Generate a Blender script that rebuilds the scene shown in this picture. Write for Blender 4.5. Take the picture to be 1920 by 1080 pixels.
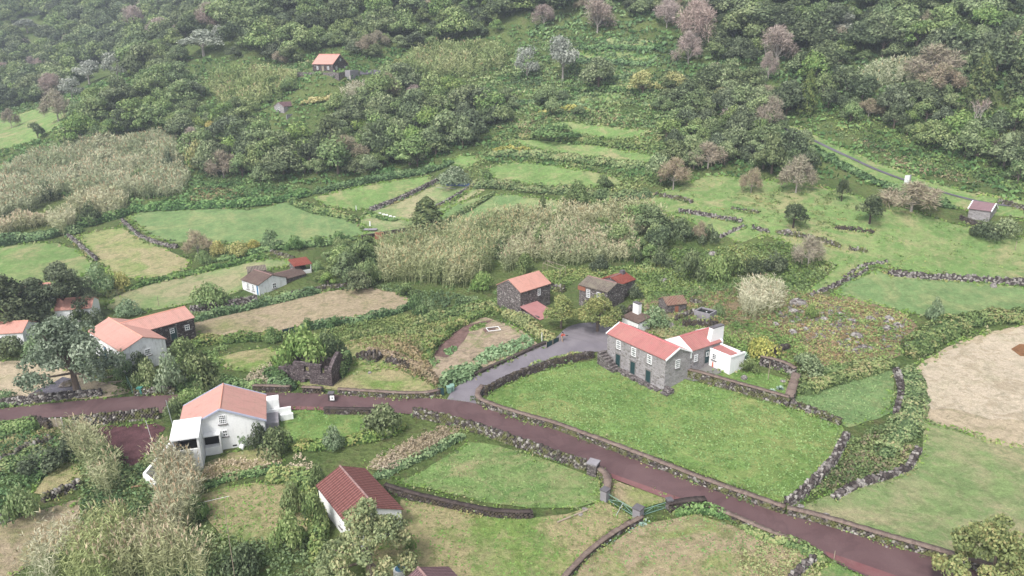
import bpy, math, random
import numpy as np
from mathutils import Matrix, Vector
from mathutils.geometry import delaunay_2d_cdt
for _o in list(bpy.data.objects): bpy.data.objects.remove(_o)
S=bpy.context.scene; COL=S.collection
# ---------------- camera, sky, sun, exposure ----------------
FPX=1350.0; PITCH=math.radians(18.15); ROLL=math.radians(-0.3); CH=48.0
CF=np.array([0,math.cos(PITCH),-math.sin(PITCH)]);_R=np.array([1.,0,0]);_U=np.cross(_R,CF)
CR=math.cos(ROLL)*_R+math.sin(ROLL)*_U; CU=-math.sin(ROLL)*_R+math.cos(ROLL)*_U
CAM=np.array([0,0,CH])
cd=bpy.data.cameras.new('camera');cam=bpy.data.objects.new('camera',cd);COL.objects.link(cam);S.camera=cam
cd.sensor_width=36;cd.lens=36*FPX/1920;cd.clip_start=.5;cd.clip_end=3000
_m=Matrix.Identity(4)
for _i in range(3): _m[_i][0]=CR[_i];_m[_i][1]=CU[_i];_m[_i][2]=-CF[_i];_m[_i][3]=CAM[_i]
cam.matrix_world=_m
S.render.resolution_x=1024;S.render.resolution_y=576
S.render.engine='CYCLES'
SUN_EL,SUN_AZ=math.radians(52),math.radians(215)   # azimuth from north(+Y), clockwise
w=bpy.data.worlds.new('World');S.world=w;w.use_nodes=True
nt=w.node_tree;bg=nt.nodes['Background'];sky=nt.nodes.new('ShaderNodeTexSky');sky.sky_type='NISHITA'
sky.sun_disc=False;sky.sun_elevation=SUN_EL;sky.sun_rotation=SUN_AZ;sky.dust_density=3.0;sky.air_density=1.0;sky.ozone_density=1.0
_h=nt.nodes.new('ShaderNodeHueSaturation');_h.inputs['Saturation'].default_value=.35;nt.links.new(sky.outputs[0],_h.inputs['Color']);nt.links.new(_h.outputs[0],bg.inputs[0]);bg.inputs[1].default_value=.095
sl=bpy.data.lights.new('sun','SUN');sl.energy=1.5;sl.angle=math.radians(14);sl.color=(1,.975,.94)
so=bpy.data.objects.new('sun',sl);COL.objects.link(so)
so.rotation_euler=(math.pi/2-SUN_EL,0,-SUN_AZ+math.pi)
S.view_settings.view_transform='Standard';S.view_settings.look='None';S.view_settings.gamma=1
S.view_settings.exposure=1.47
S.cycles.max_bounces=5;S.cycles.diffuse_bounces=3;S.cycles.glossy_bounces=2;S.cycles.transmission_bounces=2;S.cycles.transparent_max_bounces=4;S.cycles.volume_bounces=0
S.cycles.use_adaptive_sampling=True;S.cycles.use_denoising=True

rng=np.random.default_rng(7);random.seed(7)
def ray(px,py): return CF+CR*((px-960)/FPX)+CU*((540-py)/FPX)
def proj(p):
    q=np.asarray(p,float)-CAM;d=q@CF
    return 960+FPX*(q@CR)/d,540-FPX*(q@CU)/d
# ---------------- terrain height field ----------------
CT=[]
def col(px,rows):
    for py,Y in rows:
        d=ray(px,py); k=Y/d[1]; CT.append((d[0]*k,Y,CH+d[2]*k))
col(0,[(400,192),(300,246),(235,300),(150,380),(50,470),(0,520)])
col(240,[(400,192),(310,228),(250,250),(200,262)])
col(150,[(80,430),(0,500)])
col(360,[(60,400),(0,450)])
col(480,[(500,152),(400,188),(300,225),(205,262),(150,285),(90,310),(0,350)])
col(620,[(136,268)])
col(720,[(400,188),(300,222),(200,258),(100,295),(0,335)])
col(960,[(400,180),(300,214),(200,248),(100,282),(0,318)])
col(1200,[(400,170),(300,204),(200,236),(100,264),(0,295)])
col(1440,[(400,163),(300,196),(200,222),(100,250),(0,278)])
col(1680,[(400,158),(300,188),(200,210),(100,236),(0,262)])
col(1920,[(400,154),(300,178),(200,198),(100,222),(0,246)])
col(2300,[(400,152),(300,170),(200,190),(100,212),(0,236)])
col(-300,[(400,192),(300,250),(235,310),(150,400),(50,500)])
for X in (-330,-220): CT.append((X,640,125))
CT.append((-100,480,112))
for X in (0,150,300): CT.append((X,420,125));CT.append((X,560,200))
CT+=[(-120,20,-1),(0,20,-1),(120,20,-1),(-60,50,-.6),(0,50,-.5),(60,50,-.5),(-100,70,-.4),(100,70,0),
  (-38,84,-.4),(-16.4,64,0),(-63,108,.9),(-110,110,0.3),(-30,100,0.4),(0,85,0.2),(40,80,.2),(90,90,1),(130,100,2),
  (14,108,.4),(22,98,.3),(15,114,2.4),(5,112,2.2),(30,108,2.4),(31,99,2.2),(37,95,1.8),(2,130,1.6),(25,130,3.2),(60,120,3.2),(100,125,4.5),(50,92,.6),(70,100,1.2),
  (-40,125,1.2),(-90,135,1.2),(-140,140,1),(-20,140,2.2),(-60,150,2.4),(-170,100,.5),(20,150,4.5),(60,140,5.5),(100,140,7.5),(150,140,9),(200,130,8),(200,80,2),(-200,160,2),
  (104,157,12.2)]
CT=np.array(CT,float)
def _phi(r2): return np.where(r2>0,r2*np.log(r2+1e-12)*.5,0.)
_n=len(CT);_S=100.;_A=CT[:,:2]/_S
_K=_phi(((_A[:,None]-_A[None])**2).sum(-1))+np.eye(_n)*.002
_Q=np.c_[np.ones(_n),_A]
_w=np.linalg.solve(np.block([[_K,_Q],[_Q.T,np.zeros((3,3))]]),np.r_[CT[:,2],0,0,0])
GX0,GX1,GY0,GY1,GS=-420.,420.,-40.,660.,2.0
gx=np.arange(GX0,GX1+.1,GS);gy=np.arange(GY0,GY1+.1,GS)
XX,YY=np.meshgrid(gx,gy)
_x=XX/_S;_y=YY/_S;ZG=_w[_n]+_w[_n+1]*_x+_w[_n+2]*_y
for _i in range(_n): ZG=ZG+_w[_i]*_phi((_x-_A[_i,0])**2+(_y-_A[_i,1])**2)
ZG=np.where(YY<20,-1.0,ZG)
ZG=ZG+(.25*np.sin(XX*.11+1.3)*np.sin(YY*.09)+.15*np.sin(XX*.23+YY*.17))*np.clip((YY-60)/60,0,1)
def Z(x,y):
    x=np.asarray(x,float);y=np.asarray(y,float)
    u=np.clip((x-GX0)/GS,0,len(gx)-1.001);v=np.clip((y-GY0)/GS,0,len(gy)-1.001)
    i=u.astype(int);j=v.astype(int);a=u-i;b=v-j
    return (ZG[j,i]*(1-a)+ZG[j,i+1]*a)*(1-b)+(ZG[j+1,i]*(1-a)+ZG[j+1,i+1]*a)*b
_T=np.concatenate([np.arange(40,300,1.0),np.arange(300,760,2.0)])
def P(px,py,up=0.):
    """where the sight line through a point of the photograph meets the land (plus up metres)"""
    d=ray(px,py);p=CAM+d*_T[:,None]
    h=p[:,2]-Z(p[:,0],p[:,1])-up;k=int(np.argmax(h<0))
    if h[k]>=0: k=len(_T)-1
    k=max(k,1);t0,t1=_T[k-1],_T[k];h0,h1=h[k-1],h[k]
    t=t0+(t1-t0)*(h0/(h0-h1) if h0!=h1 else 0);t=min(max(t,t0-5),t1+5)
    q=CAM+d*t; return np.array([q[0],q[1],float(Z(q[0],q[1]))])
def px2(s): return [tuple(float(t) for t in a.split(',')) for a in s.split()]
def PL(s,up=0.): return np.array([P(a,b,up) for a,b in px2(s)])
def resamp(pl,step,closed=False):
    pts=list(pl)+([pl[0]] if closed else [])
    out=[]
    for a,b in zip(pts[:-1],pts[1:]):
        n=max(1,int(math.hypot(b[0]-a[0],b[1]-a[1])/step))
        for i in range(n): out.append(a+(b-a)*i/n)
    if not closed: out.append(pts[-1])
    return np.array(out)
def smooth_line(pl,it=2):
    pl=np.array(pl)
    for _ in range(it):
        q=[pl[0]]
        for a,b in zip(pl[:-1],pl[1:]): q+=[a*.75+b*.25,a*.25+b*.75]
        q.append(pl[-1]);pl=np.array(q)
    return pl
def inside(pts,poly):
    x,y=pts[:,0],pts[:,1];r=np.zeros(len(pts),bool);n=len(poly)
    for i in range(n):
        x0,y0=poly[i][:2];x1,y1=poly[i-1][:2]
        if y0==y1: continue
        c=((y0>y)!=(y1>y))&(x<(x1-x0)*(y-y0)/(y1-y0)+x0);r^=c
    return r
def area(poly):
    p=np.array(poly)[:,:2];q=np.roll(p,-1,0);return abs((p[:,0]*q[:,1]-p[:,1]*q[:,0]).sum())/2
def scatter(poly,n,g=None):
    g=g or rng;p=np.array(poly)[:,:2];lo,hi=p.min(0),p.max(0);out=np.zeros((0,2))
    while len(out)<n:
        c=lo+g.random((n*2+10,2))*(hi-lo);out=np.r_[out,c[inside(c,p)]]
    return out[:n]
def noise2(x,y,s,seed=0):
    x=np.asarray(x)*s+seed*17.3;y=np.asarray(y)*s+seed*9.1
    i=np.floor(x);j=np.floor(y);a=x-i;b=y-j;a=a*a*(3-2*a);b=b*b*(3-2*b)
    h=lambda i,j:(np.sin(i*127.1+j*311.7+seed)*43758.5453)%1.0
    return (h(i,j)*(1-a)+h(i+1,j)*a)*(1-b)+(h(i,j+1)*(1-a)+h(i+1,j+1)*a)*b

# ---------------- object helpers ----------------
def tag(o,label=None,cat=None,group=None,kind=None):
    if label:o['label']=label
    if cat:o['category']=cat
    if group:o['group']=group
    if kind:o['kind']=kind
    return o
def root(name,loc,rz=0,label=None,cat=None,group=None):
    o=bpy.data.objects.new(name,None);o.empty_display_size=.3;COL.objects.link(o);o.location=[float(t) for t in loc];o.rotation_euler=(0,0,rz)
    return tag(o,label,cat,group)
def mk(name,V,Fc,mat,parent=None,att=None,smooth=False,loc=None):
    """one mesh from arrays: V (n,3); Fc list of faces or (m,4) array"""
    me=bpy.data.meshes.new(name);V=np.asarray(V,np.float32)
    if isinstance(Fc,np.ndarray):
        me.vertices.add(len(V));me.vertices.foreach_set('co',V.ravel())
        k=Fc.shape[1];me.loops.add(Fc.size);me.polygons.add(len(Fc))
        me.polygons.foreach_set('loop_start',np.arange(len(Fc),dtype=np.int32)*k)
        me.loops.foreach_set('vertex_index',Fc.astype(np.int32).ravel());me.update(calc_edges=True)
    else: me.from_pydata(V.tolist(),[],[list(map(int,f)) for f in Fc]);me.update()
    me.materials.append(mat)
    if att is not None:
        a=me.attributes.new('v','FLOAT','FACE');a.data.foreach_set('value',np.asarray(att,np.float32))
    if smooth: me.polygons.foreach_set('use_smooth',np.ones(len(me.polygons),bool))
    o=bpy.data.objects.new(name,me);COL.objects.link(o)
    if parent:o.parent=parent
    if loc is not None:o.location=[float(t) for t in loc]
    return o
def cards(C,N,size,asp=1.0,g=None,up=None):
    """leaf-sized quads at C facing N; returns V,F"""
    g=g or rng;n=len(C);N=N/np.maximum(np.linalg.norm(N,axis=1,keepdims=True),1e-6)
    t=g.normal(size=(n,3)) if up is None else up
    t=t-(t*N).sum(1,keepdims=True)*N;t/=np.maximum(np.linalg.norm(t,axis=1,keepdims=True),1e-6);b=np.cross(N,t)
    s=(np.ones(n)*size if np.isscalar(size) else size)[:,None]*.5
    V=np.stack([C-t*s*asp,C+b*s*.75,C+t*s*asp,C-b*s*.75],1).reshape(-1,3)
    return V,np.arange(n*4).reshape(-1,4)
class MB:
    def __init__(s): s.V=[];s.F=[]
    def add(s,V,F):
        o=len(s.V);s.V+=[tuple(map(float,v)) for v in V];s.F+=[tuple(i+o for i in f) for f in F];return s
    def box(s,x0,x1,y0,y1,z0,z1,top=None):
        x0,x1=min(x0,x1),max(x0,x1);y0,y1=min(y0,y1),max(y0,y1)
        return s.add([(x0,y0,z0),(x1,y0,z0),(x1,y1,z0),(x0,y1,z0),(x0,y0,z1),(x1,y0,z1),(x1,y1,z1),(x0,y1,z1)],
          [(0,3,2,1),(4,5,6,7),(0,1,5,4),(1,2,6,5),(2,3,7,6),(3,0,4,7)])
    def hexa(s,p): return s.add(p,[(0,3,2,1),(4,5,6,7),(0,1,5,4),(1,2,6,5),(2,3,7,6),(3,0,4,7)])
    def tube(s,p0,p1,r0,r1=None,n=6):
        p0=Vector(p0);p1=Vector(p1);r1=r0 if r1 is None else r1;d=(p1-p0).normalized()
        a=d.orthogonal().normalized();b=d.cross(a);V=[]
        for p,r in((p0,r0),(p1,r1)):
            for i in range(n):
                t=2*math.pi*i/n;V.append(p+a*math.cos(t)*r+b*math.sin(t)*r)
        F=[(i,(i+1)%n,n+(i+1)%n,n+i) for i in range(n)]+[tuple(range(n))[::-1],tuple(range(n,2*n))]
        return s.add(V,F)
    def obj(s,name,mat,parent=None,smooth=False,loc=None): return mk(name,s.V,s.F,mat,parent,smooth=smooth,loc=loc)
# ---------------- materials ----------------
class NG:
    def __init__(s,name,rough=.85,spec=.2):
        m=bpy.data.materials.new(name);m.use_nodes=True;s.m=m;s.t=m.node_tree;s.b=s.t.nodes['Principled BSDF'];s.out=s.t.nodes['Material Output']
        s.b.inputs['Roughness'].default_value=rough;s.b.inputs['Specular IOR Level'].default_value=spec
        s.tc=s.n('ShaderNodeTexCoord')
    def n(s,t,**k):
        o=s.t.nodes.new(t)
        for a,b in k.items():
            if a.startswith('i_'):o.inputs[a[2:].replace('_',' ')].default_value=b
            else:setattr(o,a,b)
        return o
    def l(s,a,b): s.t.links.new(a,b)
    def noise(s,sc,det=4,rough=.55,dist=0.,vec=None,stretch=None):
        o=s.n('ShaderNodeTexNoise');o.inputs['Scale'].default_value=sc;o.inputs['Detail'].default_value=det
        o.inputs['Roughness'].default_value=rough;o.inputs['Distortion'].default_value=dist
        v=vec or s.tc.outputs['Object']
        if stretch:
            mp=s.n('ShaderNodeMapping');mp.inputs['Scale'].default_value=stretch;s.l(v,mp.inputs[0]);v=mp.outputs[0]
        s.l(v,o.inputs['Vector']);return o.outputs['Fac']
    def vor(s,sc,out='Color',feat='F1',rnd=1.,stretch=None):
        o=s.n('ShaderNodeTexVoronoi');o.feature=feat;o.inputs['Scale'].default_value=sc;o.inputs['Randomness'].default_value=rnd
        v=s.tc.outputs['Object']
        if stretch:
            mp=s.n('ShaderNodeMapping');mp.inputs['Scale'].default_value=stretch;s.l(v,mp.inputs[0]);v=mp.outputs[0]
        s.l(v,o.inputs['Vector']);return o.outputs[out]
    def ramp(s,f,stops,interp='LINEAR'):
        o=s.n('ShaderNodeValToRGB');r=o.color_ramp;r.interpolation=interp
        while len(r.elements)<len(stops): r.elements.new(.5)
        for e,(p,c) in zip(r.elements,stops):
            e.position=p;e.color=(*c,1) if len(c)==3 else c
        s.l(f,o.inputs[0]);return o.outputs[0]
    def mix(s,f,a,b,mode='MIX'):
        o=s.n('ShaderNodeMix',data_type='RGBA',blend_type=mode)
        for v,i in((f,0),(a,6),(b,7)):
            if isinstance(v,(int,float)):o.inputs[i].default_value=v
            elif isinstance(v,tuple):o.inputs[i].default_value=(*v,1)
            else:s.l(v,o.inputs[i])
        return o.outputs[2]
    def math(s,op,a,b=0.,c=None):
        o=s.n('ShaderNodeMath',operation=op)
        for v,i in((a,0),(b,1)):
            if isinstance(v,(int,float)):o.inputs[i].default_value=v
            else:s.l(v,o.inputs[i])
        return o.outputs[0]
    def attr(s,name='v'):
        o=s.n('ShaderNodeAttribute');o.attribute_name=name;return o.outputs['Fac']
    def color(s,c):
        if isinstance(c,tuple):s.b.inputs['Base Color'].default_value=(*c,1)
        else:s.l(c,s.b.inputs['Base Color'])
        return s
    def bump(s,h,st=.5,dist=.1):
        o=s.n('ShaderNodeBump');o.inputs['Strength'].default_value=st;o.inputs['Distance'].default_value=dist
        s.l(h,o.inputs['Height']);s.l(o.outputs[0],s.b.inputs['Normal']);return s
def sc(c,k): return tuple(min(1,t*k) for t in c)
def plain(name,c,rough=.7,var=.12,scale=2.,spec=.25):
    g=NG(name,rough,spec);f=g.noise(scale,5,.6)
    g.color(g.ramp(f,[(.3,sc(c,1-var)),(.7,sc(c,1+var))]));return g.m
LEAFK=1.35
def leafmat(name,cols,rv=.22,trans=.22,hv=.012):
    """leaf colours: spread per leaf by v, shifted per plant by the object's random number"""
    g=NG(name,.6,.15);oi=g.n('ShaderNodeObjectInfo')
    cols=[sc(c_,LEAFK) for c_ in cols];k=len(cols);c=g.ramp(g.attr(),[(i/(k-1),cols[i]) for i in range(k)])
    hs=g.n('ShaderNodeHueSaturation');g.l(c,hs.inputs['Color'])
    def mp(src,a,b):
        o=g.n('ShaderNodeMapRange');g.l(src,o.inputs[0]);o.inputs[3].default_value=a;o.inputs[4].default_value=b;return o.outputs[0]
    r=oi.outputs['Random'];r2=g.math('FRACT',g.math('MULTIPLY',r,7.13));r3=g.math('FRACT',g.math('MULTIPLY',r,23.7))
    g.l(mp(r,.5-hv,.5+hv),hs.inputs['Hue']);g.l(mp(r2,1-rv,1+rv),hs.inputs['Value']);g.l(mp(r3,.75,1.02),hs.inputs['Saturation'])
    g.l(hs.outputs[0],g.b.inputs['Base Color'])
    tr=g.n('ShaderNodeBsdfTranslucent');g.l(hs.outputs[0],tr.inputs[0]);mx=g.n('ShaderNodeMixShader');mx.inputs[0].default_value=trans
    g.l(g.b.outputs[0],mx.inputs[1]);g.l(tr.outputs[0],mx.inputs[2]);g.l(mx.outputs[0],g.out.inputs[0]);return g.m
def grassmat(name,c1,c2,dry,dlo,dhi,ds=.09,fine=.22,soil=None,stretch=None):
    g=NG(name,.95,.08)
    f_=lambda x:.5+(x-.6)*.5
    a=g.noise(.22,6,.65,.4);b=g.noise(ds,7,.68,.8,stretch=stretch);f=g.noise(1.6,6,.75);ff=g.noise(6.,4,.75)
    c=g.mix(g.ramp(a,[(.4,(0,0,0)),(.6,(1,1,1))]),c1,c2)
    c=g.mix(g.ramp(b,[(f_(dlo),(0,0,0)),(f_(dhi),(1,1,1))]),c,dry)
    pb=g.noise(.55,7,.75,.8);c=g.mix(g.ramp(pb,[(.5,(0,0,0)),(.62,(.6,.6,.6))]),c,sc(dry,.95))
    dk=g.noise(.45,6,.75,.5);c=g.mix(g.ramp(dk,[(.4,(.6,.6,.6)),(.5,(0,0,0))]),c,sc(c1,.64));wt=g.noise(.035,3,.5,1.5);c=g.mix(g.ramp(wt,[(.46,(0,0,0)),(.5,(.35,)*3),(.54,(0,0,0))]),c,sc(dry,1.05))
    if soil: c=g.mix(g.ramp(g.noise(.35,6,.7,1.),[(.52,(0,0,0)),(.6,(.8,.8,.8))]),c,soil)
    c=g.mix(1.,c,g.ramp(f,[(.3,(1-fine*1.2,)*3),(.7,(1+fine*.9,)*3)]),'MULTIPLY')
    c=g.mix(1.,c,g.ramp(ff,[(.3,(.74,)*3),(.7,(1.22,)*3)]),'MULTIPLY')
    g.color(c).bump(g.math('ADD',f,ff),1.,.22);return g.m
def H(h,k=1.35):
    r=[int(h[i:i+2],16)/255 for i in(0,2,4)]
    return tuple((t/12.92 if t<=.04045 else ((t+.055)/1.055)**2.4)/k for t in r)
# ---------------- the land ----------------
def m_land():
    g=NG('rough_ground',.95,.08)
    a=g.noise(.05,6,.65,1.);b=g.noise(.5,5,.7,.5);f=g.noise(2.2,5,.75);v=g.vor(1.1,'Distance')
    c=g.mix(g.ramp(a,[(.38,(0,0,0)),(.62,(1,1,1))]),H('566A3C'),H('707E4C'))
    c=g.mix(g.ramp(b,[(.5,(0,0,0)),(.72,(.8,.8,.8))]),c,H('746E50'))
    c=g.mix(1.,c,g.ramp(f,[(.25,(.6,)*3),(.7,(1.2,)*3)]),'MULTIPLY')
    g.color(c).bump(g.math('ADD',f,v),1.,.35);return g.m
_V=np.c_[XX.ravel(),YY.ravel(),ZG.ravel()];_nx=len(gx);_i=np.arange(len(gy)-1)[:,None]*_nx+np.arange(_nx-1)[None]
_F=np.stack([_i,_i+1,_i+_nx+1,_i+_nx],-1).reshape(-1,4)
land=mk('terrain',_V,_F,m_land(),smooth=True);tag(land,'rough green hillside rising from the village to the wooded slope','terrain',kind='structure')
del _V,_F,_x,_y,_K
LIFT=[.07]
def patch(name,poly,mat,label,lift=None,step=2.6,wob=.35,cat='field',kind='structure'):
    """a sheet draped over the land inside a world polygon"""
    pl=resamp(np.array(poly)[:,:2],1.6,True)
    if wob:
        n=noise2(pl[:,0],pl[:,1],.45,3)-.5;m=noise2(pl[:,0],pl[:,1],.45,9)-.5;pl=pl+np.c_[n,m]*2*wob
    k=len(pl);lo,hi=pl.min(0),pl.max(0)
    X,Y=np.meshgrid(np.arange(lo[0],hi[0],step),np.arange(lo[1],hi[1],step));q=np.c_[X.ravel(),Y.ravel()]
    q=q+rng.normal(size=q.shape)*.15;q=q[inside(q,pl)]
    pts=[Vector((float(a),float(b))) for a,b in np.r_[pl,q]]
    r=delaunay_2d_cdt(pts,[],[list(range(k))],1,1e-4)
    v2=np.array([[p.x,p.y] for p in r[0]]);fs=[tuple(f) for f in r[2]]
    z=Z(v2[:,0],v2[:,1])+(LIFT[0] if lift is None else lift)
    fs=[f if ((v2[f[1]][0]-v2[f[0]][0])*(v2[f[2]][1]-v2[f[0]][1])-(v2[f[1]][1]-v2[f[0]][1])*(v2[f[2]][0]-v2[f[0]][0]))>0 else f[::-1] for f in fs]
    o=mk(name,np.c_[v2,z],fs,mat,smooth=True);return tag(o,label,cat,kind=kind)
M={}
GB=H('7FA455');GB2=H('6B9244');TAN=H('C6B494');
M['lush']=grassmat('lush_grass',H('8CAC62'),H('769450'),H('A8AE70'),.66,.9)
M['green']=grassmat('green_grass',H('8CAA66'),H('7A9A5A'),H('AFAC7E'),.64,.86)
M['cool']=grassmat('cool_grass',H('8CA86E'),H('7A9862'),H('A4AC78'),.64,.86)
M['dull']=grassmat('dull_grass',H('98AE72'),H('88A068'),H('B8B08A'),.54,.8)
M['mixed']=grassmat('patchy_grass',H('92AA5E'),H('829C5A'),H('BAAE84'),.42,.66,fine=.3)
M['half']=grassmat('half_dry_grass',H('96A462'),H('A6AA70'),H('BEAC8C'),.38,.6,fine=.3)
M['tan']=grassmat('dry_grass',H('B4B286'),H('CCBE9E'),H('D2C0A4'),.3,.5,fine=.25)
M['straw']=grassmat('pale_straw_grass',H('CCC2A2'),H('D8CAB0'),H('DCCCB4'),.4,.6,fine=.2,soil=H('BEAE94'))
M['brown']=grassmat('withered_grass',H('9EA06E'),H('B4A684'),H('BEAC90'),.4,.6,fine=.35)
M['rocky']=grassmat('bracken_ground',H('888C66'),H('96906E'),H('A28E72'),.4,.62,fine=.4)
M['bed']=grassmat('garden_earth',H('A89884'),H('B8A48C'),H('C4B098'),.42,.66,fine=.3,soil=H('8F9864'))
M['half2']=grassmat('thin_dry_grass',H('94A866'),H('A6AC72'),H('BCB088'),.5,.72,fine=.3)
def soil(name,c,st=1.):
    g=NG(name,.95,.05);a=g.noise(.7,5,.7);f=g.noise(5.,5,.75)
    cc=g.ramp(a,[(.38,sc(c,.7)),(.6,sc(c,1.2))]);cc=g.mix(g.ramp(f,[(.56,(0,0,0)),(.66,(.7,.7,.7))]),cc,sc(c,1.9))
    g.color(cc).bump(f,st,.15);return g.m
M['soil']=soil('tilled_soil',H('7E6660'));M['redsoil']=soil('red_brown_soil',H('66494C'))
M['ash']=soil('grey_ash',H('67646C'),.6)
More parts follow.
